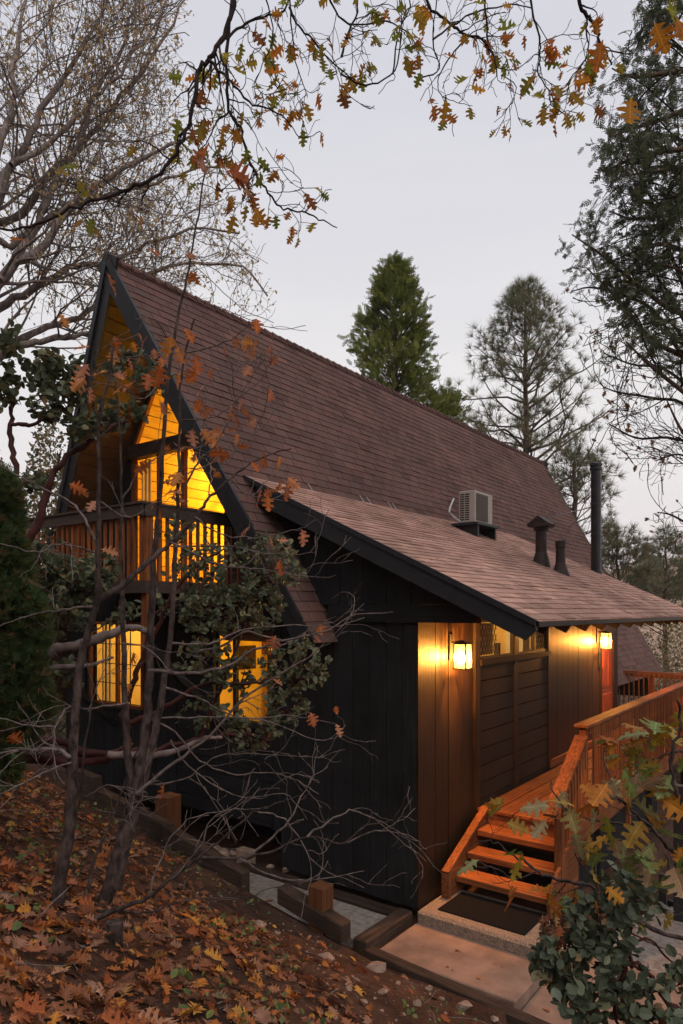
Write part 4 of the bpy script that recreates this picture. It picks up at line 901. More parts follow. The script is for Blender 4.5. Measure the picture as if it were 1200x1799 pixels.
# ---------------- overhanging near oak branches with single leaves
def crooked(P, amp):
    P = P.copy(); P[1:-1] += RS.randn(len(P) - 2, 3) * amp; return P
def traced_branch(root, lines, d, twigs, tw_len, mat, bark, leafsize, poly, nl, name='branch', leafmat=None, up=-.15, lod=LEAF_HI, sides=6, both=True, rmin=.0028, clump=1, drop=.8):
    """near branch: hand laid main stems (picture points + distance), grown side twigs, a leaf object at chosen twig ends"""
    Pm, Rm_ = [], []; m = MB()
    for pts, r0, r1 in lines:
        dd = d + RS.randn() * .12; P = crooked(pxline(pts, dd, dd + RS.randn() * .25, max(14, len(pts) * 4)), r0 * .5); R = np.linspace(r0, r1, len(P)) * (1 + .12 * np.abs(RS.randn(len(P)))); 
        b = MB(); b.tubes(P, R, sides); b.build(name, M[bark], root, smooth=True)
        i = np.linspace(0, len(P) - 1, 14); Pm.append(np.stack([np.interp(i, range(len(P)), P[:, c]) for c in range(3)], 1)); Rm_.append(np.interp(i, range(len(P)), R))
    Pm = np.array(Pm); Rm_ = np.array(Rm_)
    lens = np.linalg.norm(np.diff(Pm, axis=1), axis=2).sum(1); per = np.maximum(2, (lens * twigs).astype(int)); a, b = [], []
    for i in range(len(Pm)):
        q, r = sub(Pm[i:i + 1], Rm_[i:i + 1], per[i], .12, 1, .9, tw_len, 7, .28, up, .5, .4); a.append(q); b.append(r)
    t1, q1 = np.concatenate(a), np.concatenate(b); t1, q1 = keep(t1, q1, poly); t2, q2 = sub(t1, q1, 3, .25, 1, .85, tw_len * .5, 5, .3, up, .6, .6); t2, q2 = keep(t2, q2, poly)
    m.tubes(t1, np.maximum(q1, rmin), 5); m.tubes(t2, np.maximum(q2, rmin * .75), 4); m.build('twigs', M[bark], root, kind='stuff')
    if nl:
        E = np.concatenate([t2[:, -1], t1[:, -1], t2[:, 2]]); T = norm(np.concatenate([t2[:, -1] - t2[:, -2], t1[:, -1] - t1[:, -2], t2[:, 2] - t2[:, 1]])); k = RS.permutation(len(E))[:max(1, nl // clump)]
        k = np.repeat(k, clump); E = E[k] + RS.randn(len(k), 3) * .012 * (clump > 1); D = norm(T[k] + RS.randn(len(k), 3) * .55 + P_([0, 0, -drop])); sz = leafsize * (.6 + .6 * RS.rand(len(k)))
        leafobjs(root, leafmat, E, frames(D, sz, None, 1.), lod, 'hi' if lod is LEAF_HI else 'lo')
    return t1, t2
over = thing('oak_branch', 'overhanging dark oak branch with lobed autumn leaves at the top left and centre', 'branch', tuple(PX(415, -60, 5.2)))
polyO = [(-50, -150), (760, -150), (740, 120), (690, 150), (600, 200), (560, 290), (600, 400), (540, 400), (400, 420), (330, 330), (300, 300), (180, 420), (-50, 420)]
traced_branch(over, [([(418, -60), (405, 30), (388, 75), (367, 106), (352, 122), (340, 180), (330, 222), (305, 275), (278, 308), (240, 330), (190, 345), (135, 362), (85, 385), (30, 402), (-40, 395)], .017, .008),
  ([(412, -60), (402, 50), (399, 110), (402, 192), (422, 222), (436, 270), (450, 310), (478, 345), (500, 368), (535, 372), (560, 385), (592, 400)], .013, .0035),
  ([(367, 106), (392, 130), (412, 152), (440, 180), (480, 195), (508, 215), (525, 240)], .009, .003), ([(402, 196), (380, 215), (366, 245), (352, 262)], .007, .003),
  ([(399, 70), (430, 42), (468, 28), (500, 15), (512, -40)], .009, .006), ([(508, 12), (524, 45), (548, 66), (566, 92), (600, 125), (625, 140)], .008, .003), ([(506, -40), (512, 50), (520, 110), (534, 150), (540, 172)], .006, .0025),
  ([(600, 100), (612, 55), (628, 20), (622, -30)], .008, .006), ([(598, 130), (640, 148), (690, 128), (705, 60), (704, -30)], .006, .004), ([(570, -30), (600, 35), (640, 42), (680, 38), (720, 60), (736, 95)], .007, .003),
  ([(460, -30), (480, 60), (462, 110), (450, 150), (470, 170)], .005, .002), ([(600, 150), (622, 175), (650, 190)], .003, .002), ([(560, 330), (530, 330), (508, 320)], .0025, .0015), ([(450, 305), (425, 330), (395, 340)], .003, .0015)],
  5.0, 10.0, .34, 'l_over', 'twig', .118, polyO, 200, leafmat='l_over')
over2 = thing('oak_branch', 'overhanging dark oak branch with drooping leaves at the top right over open sky', 'branch', tuple(PX(900, -60, 5.4)))
polyP = [(690, -150), (1150, -150), (1120, 60), (1050, 200), (985, 225), (900, 260), (860, 265), (830, 215), (740, 215), (690, 140)]
traced_branch(over2, [([(735, -40), (752, 8), (772, 28), (800, 48), (818, 62), (845, 68), (858, 82), (870, 102), (873, 134)], .011, .005), ([(818, 62), (805, 82), (785, 108), (770, 138), (774, 166), (800, 178), (830, 186)], .006, .002),
  ([(848, -40), (852, 20), (858, 70), (866, 95)], .008, .005), ([(928, -40), (936, 22), (946, 55), (950, 92), (945, 122), (958, 150), (972, 172), (977, 205)], .008, .003), ([(880, 132), (905, 148), (902, 172), (885, 200), (868, 215)], .004, .002),
  ([(1005, -60), (1022, 12), (1040, 36), (1050, 68), (1062, 90), (1075, 114)], .016, .006), ([(1032, 30), (1030, 60), (1034, 95), (1008, 130), (985, 160), (962, 168)], .006, .003), ([(1062, 88), (1090, 92), (1112, 94), (1124, 72), (1145, 55)], .005, .002),
  ([(870, 118), (905, 122), (940, 95)], .004, .002), ([(760, 70), (800, 40), (840, 20), (900, 8), (935, 15)], .007, .004), ([(690, 130), (700, 60), (720, 10), (715, -30)], .006, .004), ([(735, 140), (772, 120), (760, 70), (770, -20)], .005, .004), ([(975, 168), (1000, 166), (1018, 168)], .003, .0015), ([(972, 175), (990, 195), (1002, 200)], .003, .0015)],
  5.3, 9.5, .32, 'l_over', 'twig', .122, polyP, 120, leafmat='l_over')
# the close cluster of big orange leaves
clu = [(385, 292), (350, 268), (400, 300), (410, 318), (362, 262), (1170, 15), (1150, 40), (1190, 30), (1110, 170), (1060, 70)]
E = np.array([PX(u, v, 3.3) for u, v in clu]); leafobjs(over, 'l_sap', E[:5], frames(norm(P_([[.6, 0, -.5]]) + .5 * RS.randn(5, 3)), .155, None, .5)); leafobjs(over2, 'l_over', E[5:], frames(norm(P_([[0, 0, -1.]]) + .5 * RS.randn(5, 3)), .14, None, .5))
# ---------------- foreground saplings
def sapling(label, base, d, stems, side, nleaf, poly, bark='sapbark', lmat='l_sap', tl=.42, tw=3.0, lsz=.12, lpoly=None, up=.02):
    g = PX(*base, d); t = thing('sapling', label, 'tree', tuple(g), 'bare saplings on the leafy slope')
    for k, (pts, r0, r1) in enumerate(stems):
        P = pxline(pts, d, d + .15 * RS.randn(), len(pts) * 5); P[1:-1] += RS.randn(len(P) - 2, 3) * .0035; b = MB(); b.tubes(P, .88 * (r1 * .8 + (r0 - r1 * .8) * np.linspace(1, 0, len(P)) ** 1.7) * (1 + .05 * RS.randn(len(P))), 9); b.build('trunk' if k == 0 else 'stem', M[bark], t, smooth=True)
    Pm, Rm_ = [], []
    for pts, r0, r1 in side:
        dd = d + .1 * RS.randn(); P = crooked(pxline(pts, dd, dd + .4 * RS.randn(), max(12, len(pts) * 4)), .004); R = np.linspace(r0, r1, len(P)); b = MB(); b.tubes(P, R, 6); b.build('branch', M['greytwig'], t, smooth=True)
        i = np.linspace(0, len(P) - 1, 14); Pm.append(np.stack([np.interp(i, range(len(P)), P[:, c]) for c in range(3)], 1)); Rm_.append(np.interp(i, range(len(P)), R))
    Pm = np.array(Pm); Rm_ = np.array(Rm_); t1, q1 = sub(Pm, Rm_, 4, .25, 1, .7, tl, 9, .2, up, .55, .4); t1, q1 = keep(t1, q1, poly); t2, q2 = sub(t1, q1, 2, .3, 1, .7, tl * .45, 6, .22, up, .6, .6)
    m = MB(); m.tubes(t1, np.maximum(q1, .0022), 5); m.tubes(t2, np.maximum(q2, .0016), 4); m.build('twigs', M['greytwig'], t, kind='stuff')
    if nleaf:
        E = np.concatenate([t1[:, -1], t2[:, -1], Pm[:, -1], Pm[:, 8]]); u, v, f = proj(E); k = np.where(inpoly(u, v, lpoly or [(0, 0), (1200, 0), (1200, 1799), (0, 1799)]))[0]; k = RS.permutation(k)[:nleaf]
        D = norm(RS.randn(len(k), 3) * .6 + P_([0, 0, -.7])); leafobjs(t, lmat, E[k], frames(D, lsz * (.6 + .6 * RS.rand(len(k))), None, 1.))
    return t
polyS = [(-100, 560), (700, 560), (760, 1380), (760, 1560), (300, 1620), (-100, 1500)]
sapling('near-left bare sapling with forked trunk and a few rust leaves at its top', (100, 1625), 4.3,
  [([(98, 1640), (104, 1560), (120, 1460), (126, 1380), (130, 1290), (138, 1190), (155, 1110), (170, 1060), (173, 1000), (172, 900), (174, 800), (174, 730), (190, 670), (200, 610)], .052, .012), ([(172, 1056), (215, 1028), (262, 985), (300, 953), (342, 908), (366, 876), (404, 841), (440, 815), (478, 797), (512, 788)], .026, .007)],
  [([(174, 735), (160, 700), (165, 640), (168, 600)], .009, .003), ([(172, 960), (150, 915), (120, 880), (60, 850), (0, 818)], .010, .004), ([(170, 1065), (110, 1072), (50, 1082), (-20, 1108)], .010, .004), ([(172, 972), (100, 955), (70, 970), (0, 955)], .006, .003), ([(132, 1240), (112, 1248), (98, 1275), (60, 1275), (0, 1262)], .010, .004), ([(122, 1330), (100, 1318), (50, 1316), (-20, 1326)], .016, .007), ([(125, 1340), (70, 1360), (0, 1395)], .007, .003), ([(174, 880), (215, 905), (240, 905), (280, 875)], .006, .002),
   ([(404, 841), (440, 870), (500, 880)], .005, .002), ([(366, 876), (370, 820), (350, 800)], .005, .002), ([(342, 908), (380, 935), (440, 945), (500, 935), (530, 930)], .006, .002), ([(300, 953), (380, 990), (450, 1000), (560, 1015), (590, 1010)], .007, .002), ([(300, 960), (400, 960), (480, 975), (555, 970)], .006, .002)], 26, polyS, lpoly=[(130, 570), (540, 570), (540, 960), (130, 960)])
twin = sapling('tall slender twin sapling crossing the lit loft window with rust leaves near the tip', (185, 1600), 4.6,
  [([(178, 1610), (200, 1530), (225, 1440), (242, 1370), (255, 1290), (262, 1190), (266, 1090), (272, 960), (282, 850), (292, 700), (305, 600), (325, 500), (345, 400), (360, 305)], .062, .008), ([(205, 1560), (225, 1470), (262, 1330), (285, 1220), (300, 1110), (309, 960), (315, 830), (316, 700), (326, 620), (342, 560)], .045, .008), ([(232, 1400), (222, 1290), (218, 1180), (216, 1060), (211, 960), (214, 880), (210, 760), (204, 680), (196, 610)], .032, .007)],
  [([(300, 600), (270, 560), (235, 560)], .006, .002), ([(326, 620), (400, 600), (450, 560)], .005, .002), ([(316, 740), (380, 730), (430, 690), (470, 660)], .006, .002), ([(316, 870), (350, 810), (380, 780), (420, 700)], .008, .003), ([(282, 850), (330, 830), (400, 800), (460, 750)], .006, .002), ([(292, 660), (250, 700), (210, 680)], .005, .002), ([(214, 880), (250, 820), (300, 790)], .008, .003), ([(340, 420), (372, 380), (365, 340)], .004, .002), ([(345, 400), (300, 340), (262, 300)], .005, .002),
   ([(262, 1178), (330, 1182), (400, 1170), (450, 1140), (520, 1122), (570, 1110), (620, 1082), (690, 1075)], .013, .003), ([(300, 1130), (360, 1132), (400, 1118), (440, 1105), (520, 1098), (590, 1100), (640, 1085)], .010, .003), ([(240, 1395), (300, 1345), (372, 1290), (430, 1225), (500, 1180), (560, 1140), (640, 1060)], .013, .003), ([(290, 1208), (350, 1226), (390, 1250), (450, 1262), (520, 1258), (590, 1272)], .009, .003), ([(262, 1262), (310, 1290), (350, 1335), (410, 1360), (470, 1358), (520, 1370), (560, 1395)], .008, .003), ([(225, 1235), (150, 1245), (125, 1235)], .008, .003), ([(258, 1262), (370, 1260), (460, 1265), (560, 1300), (600, 1290)], .007, .002), ([(215, 1130), (260, 1140), (300, 1180)], .006, .003), ([(245, 1380), (320, 1370), (380, 1330), (450, 1325), (540, 1330)], .007, .002), ([(300, 1300), (330, 1345), (420, 1400), (500, 1395), (540, 1440)], .007, .002)], 34, polyS, lpoly=[(210, 300), (500, 300), (480, 760), (560, 1060), (600, 1330), (230, 1000)], tl=.5)
EX = [(185, 478, .17), (105, 552, .10), (262, 438, .11), (330, 455, .13), (347, 478, .12), (350, 500, .10), (270, 612, .10), (282, 626, .09), (325, 640, .13), (345, 622, .14), (350, 650, .14), (318, 655, .12), (340, 605, .12), (155, 640, .13), (150, 662, .15), (165, 655, .15), (158, 680, .12), (195, 612, .12), (205, 655, .12), (214, 672, .10), (160, 610, .12), (375, 716, .11), (406, 712, .13), (424, 722, .13), (410, 728, .12), (428, 705, .11), (412, 758, .11), (450, 735, .11), (420, 762, .09), (492, 802, .11), (442, 812, .09), (472, 866, .13), (178, 965, .12), (122, 850, .12), (138, 858, .09), (490, 985, .11), (484, 1116, .13), (168, 880, .11), (15, 1292, .15), (590, 1240, .06), (232, 600, .08)]
X = np.array([PX(u, v, 4.3 + .1 * RS.randn()) for u, v, s_ in EX]); leafobjs(twin, 'l_sap', X, frames(norm(RS.randn(len(X), 3) * .7 + P_([0, 0, -.8])), np.array([s_ * .86 for u, v, s_ in EX]), None, 1.))
sapling('low sprawling sapling whose long grey limbs reach in front of the black wall', (155, 1620), 4.1,
  [([(150, 1622), (200, 1600), (260, 1575), (310, 1535), (352, 1505), (400, 1465), (450, 1425), (500, 1408)], .022, .006), ([(352, 1506), (420, 1508), (470, 1498), (540, 1470), (600, 1482), (640, 1452), (690, 1440), (715, 1395)], .013, .003), ([(170, 1600), (215, 1601), (260, 1602), (330, 1580), (420, 1580), (480, 1560), (560, 1545)], .012, .003)],
  [([(440, 1502), (500, 1450), (530, 1400), (545, 1370)], .008, .002), ([(540, 1470), (600, 1430), (640, 1430), (735, 1500)], .007, .002), ([(420, 1508), (480, 1540), (560, 1545), (640, 1530)], .007, .002), ([(450, 1425), (500, 1440), (560, 1520), (640, 1560)], .006, .002), ([(260, 1575), (285, 1500), (330, 1440), (420, 1420)], .007, .002), ([(300, 1545), (350, 1490), (380, 1430), (470, 1420)], .006, .002), ([(600, 1482), (660, 1460), (710, 1465), (740, 1480)], .006, .002), ([(215, 1500), (240, 1470), (220, 1420), (300, 1395)], .005, .002)], 0, polyS, tl=.45)
sapling('thin leaning sapling stem between the two thicker trunks', (150, 1560), 4.5, [([(150, 1575), (170, 1500), (200, 1430), (235, 1330), (262, 1290)], .018, .006), ([(122, 1480), (140, 1400), (150, 1300), (160, 1240), (155, 1180), (140, 1120)], .014, .004)], [([(150, 1400), (190, 1380), (230, 1400)], .004, .002), ([(155, 1250), (180, 1190), (220, 1180)], .004, .002)], 3, polyS)
st = thing('tree_stump', 'short dark cut stump among fallen leaves below the sapling trunks', 'stump', tuple(PX(201, 1680, 4.0)))
c = PX(201, 1690, 4.0); m = MB(); m.tubes(P_([c + P_([0, 0, z]) for z in (-.15, 0, .1, .235)]), P_([.075, .062, .052, .050]), 9, cap=True); m.build('trunk', M['sapbark'], st)
# ---------------- manzanitas
def shrub(name, label, base, limbs, blobs, lmat, d, leaf=.035, per=7, nobj=300, bark='manz', cat='shrub', fine=1.0, brad=.006):
    t = thing(name, label, cat, tuple(PX(*base, d)))
    for pts, r0, r1, dd in limbs:
        P = pxline(pts, dd, dd, len(pts) * 5); P[1:-1] += RS.randn(len(P) - 2, 3) * r0 * .25; b = MB(); b.tubes(P, np.linspace(r0, r1, len(P)) * (1 + .09 * RS.randn(len(P))), 8); b.build('branch', M[bark], t, smooth=True)
    C, S0 = [], []
    for (u, v, ru, rv, dd, n) in blobs:
        c = PX(u, v, dd); a = RS.rand(n) * 6.283; rr = np.sqrt(RS.rand(n)); uu = u + ru * rr * np.cos(a); vv = v + rv * rr * np.sin(a); de = dd + ru / 1200 * dd * .8 * RS.randn(n)
        X = np.stack([PX(x, y, z) for x, y, z in zip(uu, vv, de)]); C.append(X); S0.append(np.repeat((PX(u, v + rv * .5, dd + .1))[None], n, 0))
    C = np.concatenate(C); S0 = np.concatenate(S0)
    Q = np.stack([S0 + (C - S0) * (i / 5) ** .8 + RS.randn(*C.shape) * .02 * (0 < i < 5) for i in range(6)], 1); sel = RS.rand(len(Q)) < .45
    m = MB(); m.tubes(Q[sel], np.repeat(np.linspace(brad, brad * .35, 6)[None], sel.sum(), 0), 4); m.build('twigs', M[bark], t, kind='stuff')
    E = np.repeat(C, per, 0); ax = np.repeat(norm(C - S0 + P_([0, 0, .25]) + RS.randn(len(C), 3) * .25), per, 0); D = norm(ax * .55 + sph(len(E)) * 1.); E = E + ax * leaf * (RS.rand(len(E), 1) - .2) * 1.6
    sz = leaf * (.7 + .6 * RS.rand(len(E))); F_ = frames(D, sz, None, .8)
    leafobjs(t, lmat, E, F_, [OVAL], 'oval', limit=nobj); return t
shrub('manzanita_shrub', 'tall manzanita with red limbs and grey-green leaves in front of the gable windows', (230, 1330), [([(-40, 1335), (60, 1332), (150, 1338), (215, 1320), (225, 1290), (215, 1245), (240, 1190), (262, 1110)], .045, .02, 5.6), ([(0, 1320), (90, 1300), (160, 1325), (260, 1320), (350, 1300), (420, 1290), (480, 1300)], .04, .012, 5.6), ([(225, 1270), (280, 1250), (350, 1205), (440, 1200), (480, 1190)], .025, .008, 5.6), ([(350, 1300), (400, 1180), (430, 1090), (440, 1000)], .02, .007, 5.7), ([(265, 1130), (300, 1050), (340, 1000), (400, 960)], .02, .006, 5.7), ([(262, 1130), (270, 1080), (345, 1050), (420, 1040)], .016, .006, 5.7)],
  [(455, 1000, 70, 55, 5.7, 95), (410, 1075, 85, 45, 5.7, 105), (520, 1175, 50, 50, 5.7, 50), (340, 1050, 60, 60, 5.8, 50), (440, 1290, 50, 30, 5.6, 30), (360, 1165, 50, 40, 5.7, 36), (430, 1190, 40, 40, 5.7, 18), (360, 980, 40, 30, 5.8, 25), (350, 1250, 40, 40, 5.7, 16), (500, 1240, 40, 26, 5.7, 20), (310, 940, 45, 25, 5.8, 14)], 'l_manz', 5.7, .050, 8)
shrub('manzanita_shrub', 'leaning dark manzanita with leaf clumps against the sky left of the peak', (60, 1000), [([(28, 990), (60, 930), (85, 860), (110, 810), (160, 775), (200, 750), (225, 740)], .042, .012, 6.0), ([(30, 900), (28, 830), (18, 760), (25, 700), (40, 670)], .035, .01, 6.1), ([(20, 745), (60, 745), (110, 720), (140, 700)], .02, .006, 6.0), ([(100, 830), (105, 800), (108, 790)], .012, .004, 6)],
  [(75, 650, 35, 22, 6.0, 26), (115, 655, 28, 24, 6.0, 22), (85, 690, 45, 16, 6.0, 18), (120, 700, 30, 20, 6.0, 20), (85, 730, 26, 18, 6.0, 14), (140, 755, 26, 20, 5.8, 20), (20, 610, 22, 30, 6.1, 16), (10, 680, 25, 40, 6.1, 26), (215, 640, 26, 20, 6.2, 12), (205, 735, 40, 22, 6.2, 24), (270, 670, 30, 20, 6.2, 14), (250, 640, 25, 12, 6.2, 8), (60, 850, 30, 20, 6.3, 16)], 'l_manz', 6.1, .068, 7)
shrub('manzanita_shrub', 'low grey-green manzanita under the left end of the balcony', (120, 1200), [([(30, 1200), (80, 1150), (130, 1105), (180, 1070)], .02, .006, 6.4), ([(100, 1190), (150, 1120), (180, 1100)], .016, .005, 6.4)],
  [(70, 1000, 50, 28, 6.4, 50), (130, 1030, 60, 35, 6.4, 80), (100, 1090, 60, 35, 6.4, 60), (170, 1010, 35, 30, 6.4, 35), (60, 960, 40, 20, 6.5, 20), (110, 1190, 30, 25, 6.3, 16), (215, 1080, 25, 20, 6.3, 10)], 'l_manz', 6.4, .068, 7)
t = thing('dead_limb', 'silvery dead limb crossing in front of the left lit window', 'branch', tuple(PX(80, 1150, 5.4)))
for pts, r0, r1 in (([(70, 1155), (100, 1140), (150, 1130), (200, 1112), (235, 1102), (258, 1108), (270, 1104)], .045, .022), ([(60, 1175), (110, 1172), (160, 1168), (200, 1155)], .028, .010), ([(350, 1310), (420, 1295), (390, 1140), (430, 1108), (480, 1125)], .0001, .0001), ([(340, 1145), (390, 1135), (430, 1110), (465, 1118), (510, 1128)], .012, .005), ([(190, 1325), (260, 1328), (310, 1318), (360, 1298), (390, 1295)], .030, .012)):
    if r0 > .001:
        P = pxline(pts, 5.35, 5.35, 30); P[1:-1] += RS.randn(28, 3) * r0 * .12; m = MB(); m.tubes(P, np.linspace(r0, r1, 30) * (1 + .1 * RS.randn(30)), 9, cap=True); m.build('limb', M['deadwood'], t, smooth=True)
# bottom right foreground manzanita, large leaves
shrub('manzanita_shrub', 'foreground blue-green manzanita at the lower right in front of the walk', (1150, 1799), [([(1215, 1790), (1180, 1770), (1160, 1740), (1130, 1700), (1110, 1690)], .016, .007, 2.7), ([(1110, 1700), (1105, 1650), (1112, 1600), (1105, 1560)], .009, .004, 2.8), ([(1130, 1705), (1090, 1680), (1085, 1650), (1060, 1625)], .007, .003, 2.8), ([(1160, 1740), (1100, 1745), (1020, 1750), (980, 1730)], .008, .003, 2.7), ([(1110, 1660), (1140, 1650), (1180, 1690), (1210, 1700)], .006, .003, 2.8), ([(1100, 1700), (1080, 1760), (1090, 1820)], .009, .005, 2.7), ([(1110, 1640), (1150, 1660), (1200, 1680)], .004, .002, 2.9)],
  [(1060, 1610, 40, 26, 2.8, 12), (1120, 1590, 45, 40, 2.8, 22), (1080, 1560, 30, 20, 2.85, 8), (1000, 1660, 50, 26, 2.75, 18), (1060, 1680, 50, 30, 2.75, 16), (960, 1700, 34, 26, 2.7, 12), (1010, 1730, 40, 30, 2.7, 14), (1080, 1730, 50, 26, 2.7, 12), (1040, 1780, 50, 24, 2.6, 12), (1130, 1790, 60, 22, 2.6, 12), (1190, 1730, 24, 30, 2.7, 8), (1120, 1740, 30, 20, 2.7, 5), (1005, 1620, 24, 20, 2.8, 6), (1180, 1795, 30, 20, 2.6, 6)], 'l_blue', 2.75, .050, 7, brad=.003)
# near oak branch on the right, big turning leaves
nr = thing('oak_branch', 'near oak branch with large green and orange leaves reaching over the stair rail', 'branch', tuple(PX(1210, 1500, 2.6)))
polyN = [(800, 1380), (940, 1380), (1000, 1240), (1130, 1200), (1260, 1200), (1260, 1640), (1050, 1660), (800, 1600)]
traced_branch(nr, [([(1240, 1660), (1140, 1630), (1090, 1600), (1060, 1580), (1035, 1560), (1005, 1550), (965, 1540), (945, 1530), (925, 1515), (895, 1500), (870, 1480), (840, 1478)], .009, .003), ([(1060, 1580), (1040, 1540), (1020, 1520), (1010, 1500)], .004, .002), ([(1240, 1480), (1190, 1500), (1170, 1480), (1150, 1460), (1115, 1430), (1100, 1410), (1060, 1395)], .008, .003), ([(1150, 1460), (1090, 1448), (1040, 1440), (1000, 1425), (970, 1390), (968, 1372)], .005, .002), ([(1230, 1330), (1190, 1320), (1160, 1330), (1130, 1345), (1110, 1370)], .005, .002), ([(1230, 1260), (1180, 1285), (1140, 1300), (1115, 1320)], .004, .002), ([(1190, 1400), (1178, 1340), (1195, 1280), (1190, 1230)], .007, .004), ([(1090, 1412), (1070, 1360), (1060, 1330), (1064, 1318)], .004, .002), ([(1170, 1500), (1195, 1560), (1240, 1600)], .007, .005), ([(945, 1530), (905, 1545), (880, 1530), (850, 1520)], .003, .002)],
  2.6, 5.0, .16, 'l_right', 'sapbark', .100, polyN, 56, leafmat='l_right', up=0, drop=.45, rmin=.0014)
E = np.array([PX(u, v, 2.55) for u, v in ((1000, 1420), (1075, 1470), (1130, 1440), (1150, 1480), (1110, 1410), (1060, 1430), (1190, 1480), (1090, 1370), (1150, 1290), (1175, 1275), (1130, 1420), (955, 1410), (880, 1505), (920, 1500), (960, 1560), (1185, 1440), (1165, 1405), (1040, 1450), (1120, 1500), (1180, 1520), (1185, 1250), (1195, 1310), (1150, 1350), (1180, 1360), (1120, 1380), (1195, 1420), (1145, 1520), (1100, 1530), (1050, 1500), (1010, 1460), (1190, 1560), (1160, 1450))]); leafobjs(nr, 'l_right', E, frames(norm(RS.randn(len(E), 3) * .7 + P_([-.3, 0, -.5])), .12 * (.8 + .35 * RS.rand(len(E))), None, 1.))
dl = thing('dried_leaf_cluster', 'curled brown dried flower cluster hanging above the manzanita', 'dried leaves', tuple(PX(975, 1610, 2.7)))
E = PX(972, 1625, 2.7) + RS.randn(26, 3) * P_([.022, .022, .045]); leafobjs(dl, 'l_litter', E, frames(norm(RS.randn(26, 3) * .4 + P_([0, 0, -1])), .06, None, 1.), LEAF_LO, 'lo')
# ---------------- junipers at the left edge
def conifer_mass(m, blobs, base, size, dirs_up=.4, jit=.8):
    for (u, v, ru, rv, dd, n) in blobs:
        a = RS.rand(n) * 6.283; rr = RS.rand(n) ** .45; X = np.stack([PX(u + ru * r_ * math.cos(q), v + rv * r_ * math.sin(q), dd + ru / 1200 * dd * RS.randn() * .7) for r_, q in zip(rr, a)])
        c = PX(u, v, dd); D = norm(norm(X - c) + RS.randn(n, 3) * .5 + P_([0, 0, dirs_up])); scatter(m, base, X, D, size * (.7 + .6 * RS.rand(n)), jit)
jt = thing('juniper_tree', 'dense dark green juniper filling the left edge beside the lower window', 'tree', tuple(PX(10, 1340, 5)))
m = MB(); m.tubes(pxline([(10, 1340), (5, 1200), (0, 1000), (-10, 820)], 5.3, 5.3, 12), np.linspace(.07, .02, 12), 8); m.build('trunk', M['pinebark'], jt, smooth=True)
m = MB(); conifer_mass(m, [(0, 900, 34, 70, 5.1, 1700), (0, 1010, 52, 80, 5.1, 2600), (20, 1100, 60, 75, 5.0, 3200), (15, 1200, 62, 70, 5.0, 3200), (55, 1235, 34, 28, 4.9, 900), (10, 1270, 50, 50, 5.0, 1600), (0, 1340, 30, 40, 5, 600), (-60, 1100, 60, 200, 5.2, 2500)], JUN, .075); m.build('foliage', M['n_jun'], jt, kind='stuff')
# ---------------- right-hand cedar
cd = thing('cedar_tree', 'dark drooping cedar filling the upper right corner', 'tree', tuple(PX(1330, 1250, 9)))
m = MB(); P = pxline([(1330, 1250), (1300, 900), (1280, 500), (1260, 100), (1250, -200)], 9.4, 9.4, 20); m.tubes(P, np.linspace(.3, .16, 20), 10); m.build('trunk', M['pinebark'], cd, smooth=True)
cb = [[(1290, 620), (1230, 560), (1180, 545), (1120, 500), (1060, 450), (1005, 412)], [(1290, 700), (1230, 640), (1150, 600), (1080, 520), (1030, 470)], [(1290, 420), (1230, 380), (1160, 380), (1110, 385), (1070, 370)], [(1290, 300), (1240, 260), (1180, 265), (1120, 275), (1065, 300), (1058, 298)], [(1290, 330), (1240, 290), (1160, 300), (1090, 310)], [(1280, 100), (1220, 120), (1160, 130), (1110, 135), (1075, 120)], [(1280, 30), (1230, 0), (1180, 20), (1140, 20)], [(1280, 200), (1220, 190), (1160, 210), (1100, 230), (1075, 240)], [(1290, 520), (1230, 460), (1170, 430), (1120, 440), (1075, 460)], [(1290, 780), (1240, 720), (1190, 680), (1140, 640), (1100, 600)], [(1280, -60), (1220, -60), (1170, -30), (1130, -20)], [(1290, 850), (1240, 800), (1200, 760), (1170, 700)], [(1290, 360), (1240, 340), (1190, 350), (1150, 330)], [(1290, 600), (1240, 540), (1200, 480), (1150, 460)],[(1290, 680), (1250, 610), (1200, 590), (1160, 540)],[(1280, 160), (1240, 150), (1200, 90), (1160, 70)]]
Pm = np.array([pxline(p, 8.6 + RS.randn() * .3, 8.4 + RS.randn() * .4, 16) for p in cb]); Rm_ = np.repeat(np.linspace(.045, .008, 16)[None], len(cb), 0)
b1, r1 = sub(Pm, Rm_, 14, .15, 1, .75, 1.15, 8, .12, -.05, .5, .3); b2, r2 = sub(b1, r1, 5, .15, 1, .7, .5, 5, .15, -.08, .6, .5)
polyC = [(1000, 390), (1040, 380), (1095, 470), (1090, 420), (1060, 380), (1055, 280), (1050, 240), (1075, 215), (1062, 110), (1100, 80), (1135, 70), (1130, -100), (1400, -100), (1400, 760), (1200, 780), (1150, 640), (1090, 560), (1060, 520), (1010, 470), (995, 410)]
b1, r1 = keep(b1, r1, polyC); b2, r2 = keep(b2, r2, polyC)
m = MB(); m.tubes(Pm, Rm_, 6); m.build('branches', M['pinebark'], cd, kind='stuff', smooth=True)
m = MB(); m.tubes(b1, np.clip(r1, .004, .012), 4); m.tubes(b2, np.full(r2.shape, .0024), 3); m.build('twigs', M['twig'], cd, kind='stuff')
m = MB()
for B_, ts in ((b2, (1, 2, 3, 4, 4)), (b1, (3, 5, 6, 7))):
    for k in ts:
        X = B_[:, k] + RS.randn(len(B_), 3) * .02; D = norm(B_[:, k] - B_[:, k - 1] + RS.randn(len(B_), 3) * .25 + P_([0, 0, -.1])); scatter(m, SPR, X, D, .13 * (.6 + .8 * RS.rand(len(B_))), .5)
m.build('foliage', M['n_dark'], cd, kind='stuff'); print('cedar', len(b2))
